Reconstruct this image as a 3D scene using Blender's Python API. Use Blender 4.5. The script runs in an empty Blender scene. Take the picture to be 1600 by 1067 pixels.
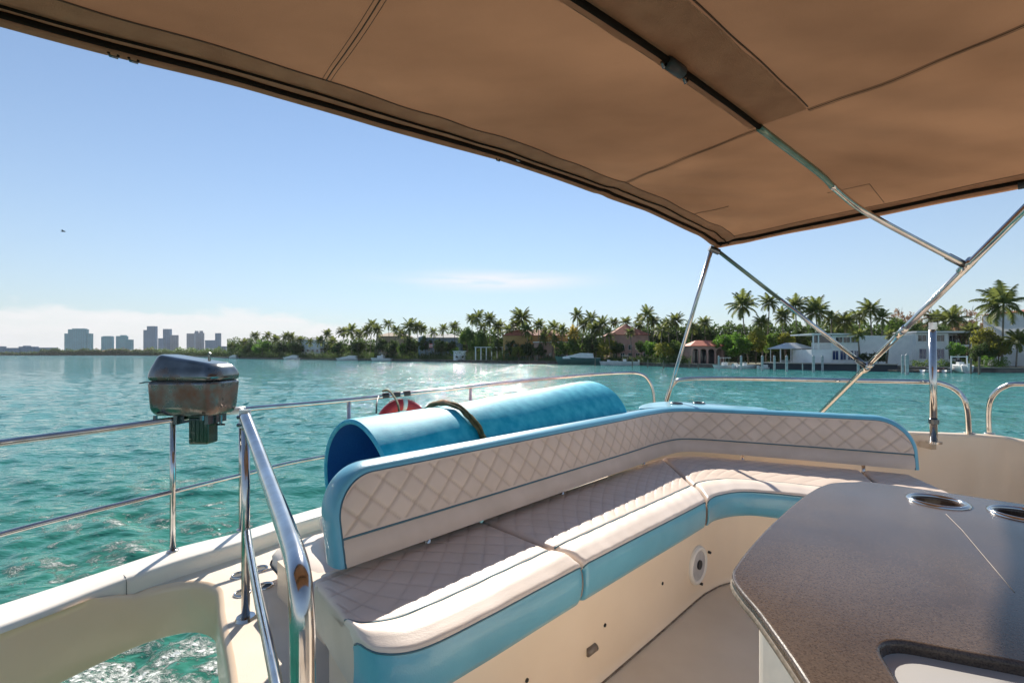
import bpy, bmesh, math, random
import numpy as np
from mathutils import Vector, Matrix

random.seed(7); RN = np.random.RandomState(11)
sc = bpy.context.scene
COL = sc.collection
F = 711.1          # focal length in photo pixels (16 mm on 36 mm, 1600 px wide)
CZ = 4.0           # eye height above the water
HZ = 553.0         # horizon row
R_ = math.radians

# ------------------------------------------------------------------ camera
cd = bpy.data.cameras.new('camera'); cam = bpy.data.objects.new('camera', cd); COL.objects.link(cam)
cam.location = (0, 0, CZ); cam.rotation_euler = (R_(90), 0, 0)
cd.lens = 16; cd.sensor_width = 36; cd.shift_y = 19.5/1600; cd.clip_start = .05; cd.clip_end = 20000
sc.camera = cam
# ------------------------------------------------------------------ light
SUN_AZ, SUN_EL = R_(-5), R_(34)      # azimuth measured from +Y towards +X
w = bpy.data.worlds.new('World'); sc.world = w; w.use_nodes = True
nt = w.node_tree; nt.nodes.clear()
def N(t, **k):
    n = nt.nodes.new(t)
    for a, b in k.items(): setattr(n, a, b)
    return n
sky = N('ShaderNodeTexSky', sky_type='NISHITA', sun_disc=False, sun_elevation=SUN_EL, sun_rotation=SUN_AZ,
        altitude=0, air_density=1.0, dust_density=0.0, ozone_density=2.2)
bg = N('ShaderNodeBackground'); bg.inputs[1].default_value = 0.086
nt.links.new(sky.outputs[0], bg.inputs[0])
bgc = N('ShaderNodeBackground'); bgc.inputs[0].default_value = (.80, .90, .99, 1); bgc.inputs[1].default_value = 0.37
tc = N('ShaderNodeTexCoord'); sep = N('ShaderNodeSeparateXYZ'); nt.links.new(tc.outputs['Generated'], sep.inputs[0])
def M(op, a, b=None, c=None, clamp=False):
    n = N('ShaderNodeMath', operation=op); n.use_clamp = clamp
    for i, v in enumerate((a, b, c)):
        if v is None: continue
        if isinstance(v, (int, float)): n.inputs[i].default_value = v
        else: nt.links.new(v, n.inputs[i])
    return n.outputs[0]
def wnoise(scale, detail, sx=1, sy=1, sz=1, rough=.55):
    mp = N('ShaderNodeMapping'); mp.inputs['Scale'].default_value = (sx, sy, sz)
    nt.links.new(tc.outputs['Generated'], mp.inputs[0])
    n = N('ShaderNodeTexNoise'); n.inputs['Scale'].default_value = scale; n.inputs['Detail'].default_value = detail
    n.inputs['Roughness'].default_value = rough
    nt.links.new(mp.outputs[0], n.inputs['Vector']); return n.outputs[0]
def sstep(x, a, b):
    n = N('ShaderNodeMapRange', interpolation_type='SMOOTHSTEP')
    nt.links.new(x, n.inputs[0]); n.inputs[1].default_value = a; n.inputs[2].default_value = b
    return n.outputs[0]
z = sep.outputs[2]
# low cumulus bank on the horizon, thicker to the left of the view
puff = wnoise(9, 6, 1, 1, 2.4)
left = sstep(sep.outputs[0], .12, -.5)
top = M('ADD', M('MULTIPLY', left, .078), M('MULTIPLY', M('SUBTRACT', puff, .5), .11))
bank = sstep(M('SUBTRACT', top, z), -.006, .014)
bank = M('MULTIPLY', bank, M('ADD', .45, M('MULTIPLY', wnoise(14, 5, 1, 1, 5), .75)), clamp=True)
# a thin streak of cirrus higher up and a few faint wisps
dx = M('DIVIDE', M('ADD', sep.outputs[0], .035), .17); dz = M('DIVIDE', M('SUBTRACT', z, .158), .017)
blob = M('EXPONENT', M('MULTIPLY', M('ADD', M('MULTIPLY', dx, dx), M('MULTIPLY', dz, dz)), -1))
front = M('GREATER_THAN', sep.outputs[1], 0)
cir = M('MULTIPLY', M('MULTIPLY', blob, front), sstep(wnoise(5, 7, 1, 1, 9), .30, .60))
wis = M('MULTIPLY', sstep(wnoise(2.1, 8, 1, 1, 5.5, .62), .60, .80), .28)
wis = M('MULTIPLY', wis, sstep(z, .02, .12))
haze_h = M('MULTIPLY', M('EXPONENT', M('MULTIPLY', M('ABSOLUTE', z), -4.2)), .80)
cf = M('MAXIMUM', wis, haze_h, clamp=True)
cl = N('ShaderNodeBackground'); cl.inputs[0].default_value = (.98, .96, .965, 1); cl.inputs[1].default_value = .60
cfc = M('MAXIMUM', M('MULTIPLY', bank, .9), M('MULTIPLY', cir, .9), clamp=True)
mixw = N('ShaderNodeMixShader'); nt.links.new(cf, mixw.inputs[0]); nt.links.new(bg.outputs[0], mixw.inputs[1]); nt.links.new(bgc.outputs[0], mixw.inputs[2])
ow = N('ShaderNodeOutputWorld'); mix2 = N('ShaderNodeMixShader'); nt.links.new(cfc, mix2.inputs[0]); nt.links.new(mixw.outputs[0], mix2.inputs[1]); nt.links.new(cl.outputs[0], mix2.inputs[2])
nt.links.new(mix2.outputs[0], ow.inputs[0])
sl = bpy.data.lights.new('sun', 'SUN'); sl.energy = 5.0; sl.angle = R_(.5); sl.color = (1, .93, .82)
so = bpy.data.objects.new('sun', sl); COL.objects.link(so)
sd = Vector((math.sin(SUN_AZ)*math.cos(SUN_EL), math.cos(SUN_AZ)*math.cos(SUN_EL), math.sin(SUN_EL)))
so.rotation_euler = sd.to_track_quat('Z', 'Y').to_euler(); so.location = (0, 0, 50)
sc.view_settings.view_transform = 'Standard'; sc.view_settings.look = 'None'
sc.view_settings.exposure = 0.76; sc.view_settings.gamma = 1; sc.view_settings.use_curve_mapping = False
sc.cycles.use_denoising = True; sc.cycles.max_bounces = 8; sc.cycles.transmission_bounces = 4; sc.cycles.volume_bounces = 0

# ------------------------------------------------------------------ helpers
def P(px, py, Y): return Vector(((px-800)/F*Y, Y, CZ-(py-HZ)/F*Y))
def G(px, py, zr):
    Y = -zr*F/(py-HZ); return Vector(((px-800)/F*Y, Y, CZ+zr))
def Rl(x, y, z): return Vector((x, y, z+CZ))
def SN(s, n, z): return Vector((.70*s-.714*n, .714*s+.70*n, z+CZ))
def smooth(pts, n=8, closed=False):
    pts = [Vector(p) for p in pts]; out = []; m = len(pts)
    for i in range(m if closed else m-1):
        if closed: a, b, c, d = pts[i-1], pts[i], pts[(i+1) % m], pts[(i+2) % m]
        else: a, b, c, d = pts[max(i-1, 0)], pts[i], pts[i+1], pts[min(i+2, m-1)]
        for k in range(n):
            t = k/n
            out.append(.5*((2*b)+(c-a)*t+(2*a-5*b+4*c-d)*t*t+(3*b-a-3*c+d)*t**3))
    if not closed: out.append(pts[-1])
    return out
def resample(pts, ts):
    L = [0]
    for a, b in zip(pts, pts[1:]): L.append(L[-1]+(b-a).length)
    out = []; j = 0
    for t in ts:
        d = min(max(t, 0), 1)*L[-1]
        while j < len(L)-2 and L[j+1] < d: j += 1
        while j > 0 and L[j] > d: j -= 1
        k = (d-L[j])/max(L[j+1]-L[j], 1e-9); out.append(pts[j].lerp(pts[j+1], k))
    return out
def plen(pts): return sum((b-a).length for a, b in zip(pts, pts[1:]))
def meshd(name, V, Fc, sm=False):
    me = bpy.data.meshes.new(name); me.from_pydata([tuple(v) for v in V], [], Fc); me.validate()
    if sm: me.polygons.foreach_set('use_smooth', [True]*len(me.polygons))
    return me
def link(name, me, m=None, parent=None):
    if m and not me.materials: me.materials.append(m)
    o = bpy.data.objects.new(name, me); COL.objects.link(o)
    if parent: o.parent = parent
    return o
LOCAL = set()
def mobj(name, V, Fc, m, parent=None, sm=False):
    """vertices are in world coordinates unless the thing was made with local=True"""
    root = parent
    while root is not None and root.parent is not None: root = root.parent
    if root is not None and root.name not in LOCAL:
        base = root.location.copy(); V = [Vector(v)-base for v in V]
    return link(name, meshd(name, V, Fc, sm), m, parent)
def thing(name, label, cat, loc=(0, 0, 0), rz=0, group=None, local=False):
    o = bpy.data.objects.new(name, None); COL.objects.link(o); o.location = loc; o.rotation_euler = (0, 0, rz)
    o.empty_display_size = .2
    tag(o, label, cat, group)
    if local: LOCAL.add(o.name)
    return o
def tag(o, label, cat, group=None):
    o['label'] = label; o['category'] = cat
    if group: o['group'] = group
    return o
class B:
    """collects geometry, then links it as one mesh object"""
    def __init__(s): s.V = []; s.F = []
    def add(s, V, Fc):
        k = len(s.V); s.V += [Vector(v) for v in V]; s.F += [tuple(i+k for i in f) for f in Fc]; return s
    def box(s, x0, x1, y0, y1, z0, z1):
        return s.add([(x0,y0,z0),(x1,y0,z0),(x1,y1,z0),(x0,y1,z0),(x0,y0,z1),(x1,y0,z1),(x1,y1,z1),(x0,y1,z1)],
                     [(0,3,2,1),(4,5,6,7),(0,1,5,4),(1,2,6,5),(2,3,7,6),(3,0,4,7)])
    def tube(s, pts, r, seg=10, caps=True, closed=False):
        pts = [Vector(p) for p in pts]; n = len(pts); rr = r if isinstance(r, (list, tuple)) else [r]*n
        T = []
        for i in range(n):
            a = pts[i-1] if (i or closed) else pts[0]; b = pts[(i+1) % n] if (i < n-1 or closed) else pts[-1]
            T.append((b-a).normalized())
        up = Vector((0, 0, 1)) if abs(T[0].z) < .9 else Vector((1, 0, 0))
        x = T[0].cross(up).normalized(); k = len(s.V)
        for i in range(n):
            x = (x-T[i]*x.dot(T[i])).normalized(); y = T[i].cross(x)
            for j in range(seg):
                a = 2*math.pi*j/seg; s.V.append(pts[i]+(x*math.cos(a)+y*math.sin(a))*rr[i])
        for i in range(n if closed else n-1):
            i2 = (i+1) % n
            for j in range(seg):
                j2 = (j+1) % seg; s.F.append((k+i*seg+j, k+i*seg+j2, k+i2*seg+j2, k+i2*seg+j))
        if caps and not closed:
            s.F.append(tuple(k+j for j in range(seg))[::-1]); s.F.append(tuple(k+(n-1)*seg+j for j in range(seg)))
        return s
    def cyl(s, c, r, h, seg=16, r2=None):
        c = Vector(c); return s.tube([c, c+Vector((0, 0, h))], [r, r if r2 is None else r2], seg)
    def prism(s, poly, z0, z1):
        n = len(poly); V = [(p[0], p[1], z0) for p in poly]+[(p[0], p[1], z1) for p in poly]
        return s.add(V, [tuple(range(n))[::-1], tuple(range(n, 2*n))]+[(i, (i+1) % n, n+(i+1) % n, n+i) for i in range(n)])
    def grid(s, rows, flip=False):
        a = len(rows); b = len(rows[0]); V = [p for r in rows for p in r]
        return s.add(V, [(i*b+j, i*b+j+1, (i+1)*b+j+1, (i+1)*b+j) if not flip else (i*b+j, (i+1)*b+j, (i+1)*b+j+1, i*b+j+1)
                         for i in range(a-1) for j in range(b-1)])
    def ring(s, c, ax, r, R, h, seg=28):
        """annulus (cup-holder rim): rounded ring about axis ax"""
        ax = Vector(ax).normalized(); u = ax.orthogonal().normalized(); v = ax.cross(u); rows = []
        for i in range(seg+1):
            a = 2*math.pi*i/seg; d = u*math.cos(a)+v*math.sin(a)
            rows.append([Vector(c)+d*q+ax*t for q, t in ((r, -h), (r, h*.4), ((r+R)/2, h), (R, h*.4), (R, -h))])
        return s.grid(rows)
    def seamed(s, o, vals):
        at = o.data.attributes.new('seam', 'FLOAT', 'POINT'); at.data.foreach_set('value', vals); return o
    def done(s, name, m, parent=None, sm=False): return mobj(name, s.V, s.F, m, parent, sm)
def bevel(o, w=.004, seg=2, ang=40):
    b = o.modifiers.new('bevel', 'BEVEL'); b.width = w; b.segments = seg; b.limit_method = 'ANGLE'; b.angle_limit = R_(ang)
    return o
def autosm(o, ang=35):
    me = o.data; me.polygons.foreach_set('use_smooth', [True]*len(me.polygons)); me.set_sharp_from_angle(angle=R_(ang)); return o
def struct(o, kind='structure'): o['kind'] = kind; return o

# ------------------------------------------------------------------ materials
def mat(name, c, rough=.5, metal=0, c2=None, ns=5.0, bump=0, bs=60, detail=4, coat=0, spec=.5, mix=(.35, .65), stretch=None, trans=0, transc=None):
    m = bpy.data.materials.new(name); m.use_nodes = True; t = m.node_tree; p = t.nodes['Principled BSDF']
    p.inputs['Base Color'].default_value = (*c, 1); p.inputs['Roughness'].default_value = rough; p.inputs['Metallic'].default_value = metal
    p.inputs['Specular IOR Level'].default_value = spec; p.inputs['Coat Weight'].default_value = coat; p.inputs['Coat Roughness'].default_value = .08
    tcn = t.nodes.new('ShaderNodeTexCoord'); vec = tcn.outputs['Object']
    if stretch:
        mp = t.nodes.new('ShaderNodeMapping'); mp.inputs['Scale'].default_value = stretch; t.links.new(vec, mp.inputs[0]); vec = mp.outputs[0]
    if c2 is None: c2 = tuple(x*.86 for x in c)
    n = t.nodes.new('ShaderNodeTexNoise'); n.inputs['Scale'].default_value = ns; n.inputs['Detail'].default_value = detail; t.links.new(vec, n.inputs['Vector'])
    r = t.nodes.new('ShaderNodeMapRange'); r.inputs[1].default_value = mix[0]; r.inputs[2].default_value = mix[1]; t.links.new(n.outputs[0], r.inputs[0])
    x = t.nodes.new('ShaderNodeMix'); x.data_type = 'RGBA'; x.inputs[6].default_value = (*c, 1); x.inputs[7].default_value = (*c2, 1)
    t.links.new(r.outputs[0], x.inputs[0]); t.links.new(x.outputs[2], p.inputs['Base Color'])
    if bump:
        n2 = t.nodes.new('ShaderNodeTexNoise'); n2.inputs['Scale'].default_value = bs; n2.inputs['Detail'].default_value = 4; t.links.new(vec, n2.inputs['Vector'])
        b = t.nodes.new('ShaderNodeBump'); b.inputs['Strength'].default_value = min(bump, 1); b.inputs['Distance'].default_value = .004*max(bump, 1)
        t.links.new(n2.outputs[0], b.inputs['Height']); t.links.new(b.outputs[0], p.inputs['Normal'])
    if trans:
        tr = t.nodes.new('ShaderNodeBsdfTranslucent'); tr.inputs[0].default_value = (*(transc or c), 1)
        if transc and name == 'tan_canvas':
            sc2 = t.nodes.new('ShaderNodeVectorMath'); sc2.operation = 'SCALE'; sc2.inputs[3].default_value = 1.25; t.links.new(x.outputs[2], sc2.inputs[0]); t.links.new(sc2.outputs[0], tr.inputs[0])
        ms = t.nodes.new('ShaderNodeMixShader'); ms.inputs[0].default_value = trans
        t.links.new(p.outputs[0], ms.inputs[1]); t.links.new(tr.outputs[0], ms.inputs[2])
        t.links.new(ms.outputs[0], t.nodes['Material Output'].inputs[0])
    return m
MT = {}
MT['gelw'] = mat('cream_gelcoat_brightened', (.93, .69, .47), .32, c2=(.88, .64, .42), ns=2.2, bump=.12, bs=35, coat=.25)  # same gelcoat, colour brightened and warmed against the stairwell's shade and green bounce
MT['gel'] = mat('cream_gelcoat', (.86, .68, .50), .32, c2=(.81, .63, .45), ns=2.2, bump=.12, bs=35, coat=.25)
MT['white'] = mat('white_gelcoat', (.82, .76, .68), .35, c2=(.76, .70, .62), ns=3, bump=.15, bs=30, coat=.2)
MT['nonskid'] = mat('nonskid_deck', (.84, .72, .59), .6, c2=(.78, .66, .53), ns=4, bump=1, bs=420)
MT['steel'] = mat('stainless_steel', (.62, .61, .60), .13, 1, c2=(.50, .47, .44), ns=14, bump=.06, bs=30)
MT['vinyl'] = mat('beige_vinyl', (.70, .57, .48), .42, c2=(.63, .51, .42), ns=7, bump=.18, bs=260, detail=6)
def stitched(src, name):
    m = src.copy(); m.name = name; t = m.node_tree; p = t.nodes['Principled BSDF']; mixn = [n for n in t.nodes if n.type == 'MIX'][0]
    at = t.nodes.new('ShaderNodeAttribute'); at.attribute_name = 'seam'; x = t.nodes.new('ShaderNodeMix'); x.data_type = 'RGBA'; x.inputs[7].default_value = (.52, .41, .33, 1)
    t.links.new(at.outputs['Fac'], x.inputs[0]); t.links.new(mixn.outputs[2], x.inputs[6]); t.links.new(x.outputs[2], p.inputs['Base Color']); return m
MT['vinylq'] = stitched(MT['vinyl'], 'stitched_vinyl')
MT['vinylw'] = mat('pale_vinyl', (.80, .69, .60), .36, c2=(.73, .62, .53), ns=6, bump=.15, bs=200, detail=6)
MT['blue'] = mat('blue_vinyl', (.085, .36, .50), .38, c2=(.12, .42, .56), spec=.9, coat=.5, ns=5, bump=.25, bs=220, detail=6)
MT['pipe'] = mat('teal_piping', (.06, .16, .21), .4)
MT['foam'] = mat('blue_foam', (.002, .37, .56), .60, c2=(.05, .52, .68), ns=16, bump=.3, bs=170, spec=.3, detail=8)
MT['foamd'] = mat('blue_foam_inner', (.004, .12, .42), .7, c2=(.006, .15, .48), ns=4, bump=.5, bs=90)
MT['dark'] = mat('dark_rubber', (.025, .025, .028), .5)
MT['hole'] = mat('dark_void', (.01, .01, .01), .6)
MT['chromed'] = mat('dark_steel', (.16, .17, .18), .25, 1)
MT['canvas'] = mat('tan_canvas', (.245, .130, .069), .85, c2=(.155, .080, .042), ns=1.7, mix=(.3, .72), bump=1.0, bs=500, detail=7, spec=.1, trans=.40, transc=(.33, .17, .09), stretch=(.8, 1.5, 1))
MT['canvas2'] = mat('tan_canvas_hem_lightened', (.50, .29, .18), .85, c2=(.40, .225, .14), ns=14, bump=1, bs=300, spec=.1, trans=.38, transc=(.25, .13, .07))  # colour lightened to make up for the shade of the doubled cloth
MT['thread'] = mat('brown_thread', (.07, .038, .022), .8)
MT['zip'] = mat('black_zipper', (.018, .013, .010), .95, spec=.05, bump=1, bs=500)
MT['patina'] = mat('green_patina_tube', (.12, .19, .15), .3, .7, c2=(.20, .26, .22), ns=9)
MT['red'] = mat('red_ring', (.55, .025, .03), .45, c2=(.42, .02, .025), ns=9)
MT['webbing'] = mat('green_webbing', (.03, .055, .025), .9, c2=(.17, .145, .065), ns=30, bump=1, bs=200)
MT['green'] = mat('green_plastic', (.002, .022, .016), .22, c2=(.002, .045, .012), ns=5, coat=.4)
def stone():
    m = mat('granite_counter', (.105, .073, .053), .26, c2=(.075, .051, .038), ns=5, detail=8, bump=.05, bs=180)
    t = m.node_tree; p = t.nodes['Principled BSDF']; mixn = [n for n in t.nodes if n.type == 'MIX'][0]
    tcn = [n for n in t.nodes if n.type == 'TEX_COORD'][0]
    v = t.nodes.new('ShaderNodeTexNoise'); v.inputs['Scale'].default_value = 430; v.inputs['Detail'].default_value = 2; t.links.new(tcn.outputs['Object'], v.inputs['Vector'])
    cr = t.nodes.new('ShaderNodeValToRGB'); e = cr.color_ramp.elements; e[0].position = .36; e[0].color = (.55, .53, .52, 1); e[1].position = .52; e[1].color = (1, 1, 1, 1)
    e3 = cr.color_ramp.elements.new(.66); e3.color = (1.0, 1.0, 1.0, 1); e4 = cr.color_ramp.elements.new(.74); e4.color = (1.7, 1.55, 1.4, 1)
    t.links.new(v.outputs[0], cr.inputs[0])
    x = t.nodes.new('ShaderNodeMix'); x.data_type = 'RGBA'; x.blend_type = 'MULTIPLY'; x.inputs[0].default_value = 1
    t.links.new(mixn.outputs[2], x.inputs[6]); t.links.new(cr.outputs[0], x.inputs[7]); t.links.new(x.outputs[2], p.inputs['Base Color'])
    v2 = t.nodes.new('ShaderNodeTexNoise'); v2.inputs['Scale'].default_value = 3.2; v2.inputs['Detail'].default_value = 8; t.links.new(tcn.outputs['Object'], v2.inputs['Vector'])
    rr = t.nodes.new('ShaderNodeMapRange'); rr.inputs[1].default_value = .3; rr.inputs[2].default_value = .7; rr.inputs[3].default_value = .15; rr.inputs[4].default_value = .27
    t.links.new(v2.outputs[0], rr.inputs[0]); t.links.new(rr.outputs[0], p.inputs['Roughness'])
    return m
MT['stone'] = stone()
MT['stone_edge'] = mat('granite_edge', (.26, .21, .16), .4, c2=(.15, .12, .09), ns=120, detail=3)
def rusty():
    m = mat('rusty_stainless', (.26, .26, .25), .2, 1, c2=(.15, .15, .14), ns=8, bump=.2, bs=12)
    t = m.node_tree; p = t.nodes['Principled BSDF']; mixn = [n for n in t.nodes if n.type == 'MIX'][0]
    tcn = [n for n in t.nodes if n.type == 'TEX_COORD'][0]
    v = t.nodes.new('ShaderNodeTexNoise'); v.inputs['Scale'].default_value = 7; v.inputs['Detail'].default_value = 9; v.inputs['Roughness'].default_value = .65; t.links.new(tcn.outputs['Object'], v.inputs['Vector'])
    sp = t.nodes.new('ShaderNodeSeparateXYZ'); t.links.new(tcn.outputs['Object'], sp.inputs[0])
    # rust gathers below the lid seam
    g = t.nodes.new('ShaderNodeMath'); g.operation = 'SUBTRACT'; t.links.new(sp.outputs[2], g.inputs[0]); g.inputs[1].default_value = .15
    a = t.nodes.new('ShaderNodeMath'); a.operation = 'ABSOLUTE'; t.links.new(g.outputs[0], a.inputs[0])
    q = t.nodes.new('ShaderNodeMapRange'); q.inputs[1].default_value = 0; q.inputs[2].default_value = .14; q.inputs[3].default_value = .22; q.inputs[4].default_value = -.04; t.links.new(a.outputs[0], q.inputs[0])
    s = t.nodes.new('ShaderNodeMath'); s.operation = 'ADD'; t.links.new(v.outputs[0], s.inputs[0]); t.links.new(q.outputs[0], s.inputs[1])
    r = t.nodes.new('ShaderNodeMapRange'); r.inputs[1].default_value = .54; r.inputs[2].default_value = .84; t.links.new(s.outputs[0], r.inputs[0])
    x = t.nodes.new('ShaderNodeMix'); x.data_type = 'RGBA'; x.inputs[7].default_value = (.20, .075, .035, 1)
    t.links.new(r.outputs[0], x.inputs[0]); t.links.new(mixn.outputs[2], x.inputs[6]); t.links.new(x.outputs[2], p.inputs['Base Color'])
    mr = t.nodes.new('ShaderNodeMapRange'); mr.inputs[3].default_value = 1; mr.inputs[4].default_value = .25; t.links.new(r.outputs[0], mr.inputs[0]); t.links.new(mr.outputs[0], p.inputs['Metallic'])
    rr = t.nodes.new('ShaderNodeMapRange'); rr.inputs[3].default_value = .2; rr.inputs[4].default_value = .6; t.links.new(r.outputs[0], rr.inputs[0]); t.links.new(rr.outputs[0], p.inputs['Roughness'])
    return m
MT['rust'] = rusty()
def leafmat(name, c, c2):
    m = mat(name, c, .55, c2=c2, ns=.9, spec=.3, trans=.42, transc=tuple(x*1.6 for x in c2)); t = m.node_tree
    oi = t.nodes.new('ShaderNodeObjectInfo'); hs = t.nodes.new('ShaderNodeHueSaturation'); mixn = [n for n in t.nodes if n.type == 'MIX'][0]
    mr = t.nodes.new('ShaderNodeMapRange'); mr.inputs[3].default_value = .75; mr.inputs[4].default_value = 1.3; t.links.new(oi.outputs['Random'], mr.inputs[0])
    t.links.new(mr.outputs[0], hs.inputs['Value']); t.links.new(mixn.outputs[2], hs.inputs['Color']); t.links.new(hs.outputs[0], t.nodes['Principled BSDF'].inputs['Base Color'])
    return m
MT['palm'] = leafmat('palm_green', (.06, .11, .03), (.12, .14, .035))
MT['palmy'] = leafmat('palm_yellowed', (.14, .15, .03), (.26, .19, .04))
MT['leaf'] = leafmat('leaf_green', (.055, .12, .025), (.10, .16, .03))
MT['leafb'] = leafmat('leaf_bright', (.06, .15, .02), (.10, .20, .025))
MT['leafy'] = leafmat('leaf_yellow_green', (.11, .15, .022), (.19, .19, .03))
MT['leafd'] = leafmat('leaf_dark', (.035, .07, .022), (.06, .095, .025))
MT['leafr'] = leafmat('leaf_reddish', (.17, .11, .08), (.24, .15, .09))
MT['trunk'] = mat('palm_bark', (.16, .13, .10), .9, c2=(.24, .2, .16), ns=3)
MT['bark'] = mat('tree_bark', (.10, .075, .055), .9)
MT['conc'] = mat('seawall_concrete', (.17, .16, .14), .85, c2=(.07, .065, .06), ns=.5)
MT['land'] = mat('shore_grass', (.06, .08, .03), .9, c2=(.12, .10, .06), ns=.1)
MT['wwall'] = mat('white_stucco', (.84, .85, .84), .8, c2=(.74, .76, .76), ns=.6)
MT['blwall'] = mat('bluegrey_stucco', (.22, .30, .36), .8, c2=(.17, .24, .30), ns=.6)
MT['pink'] = mat('pink_stucco', (.50, .30, .25), .8, c2=(.42, .25, .21), ns=.6)
MT['ochre'] = mat('ochre_stucco', (.48, .28, .10), .8, c2=(.40, .22, .08), ns=.6)
MT['tanw'] = mat('tan_stucco', (.50, .38, .27), .8, c2=(.42, .31, .22), ns=.6)
MT['redroof'] = mat('red_tile_roof', (.42, .13, .07), .8, c2=(.30, .09, .05), ns=1.2)
MT['orroof'] = mat('orange_red_roof', (.55, .14, .07), .7, c2=(.46, .11, .06), ns=1.2)
MT['greyroof'] = mat('grey_roof', (.36, .37, .38), .8)
MT['glass'] = mat('window_glass', (.02, .035, .05), .08, spec=.8)
MT['bglass'] = mat('blue_window_glass', (.015, .05, .16), .1, spec=.8)
MT['wood'] = mat('weathered_wood', (.17, .145, .12), .85, c2=(.10, .085, .07), ns=2)
MT['piling'] = mat('pale_piling', (.42, .46, .47), .7, c2=(.28, .31, .32), ns=1.5)
MT['bhull'] = mat('boat_white', (.74, .75, .74), .3, c2=(.64, .66, .66), ns=1)
MT['thull'] = mat('boat_teal', (.05, .14, .13), .3)
MT['red2'] = mat('flag_red', (.6, .03, .05), .7)
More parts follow.
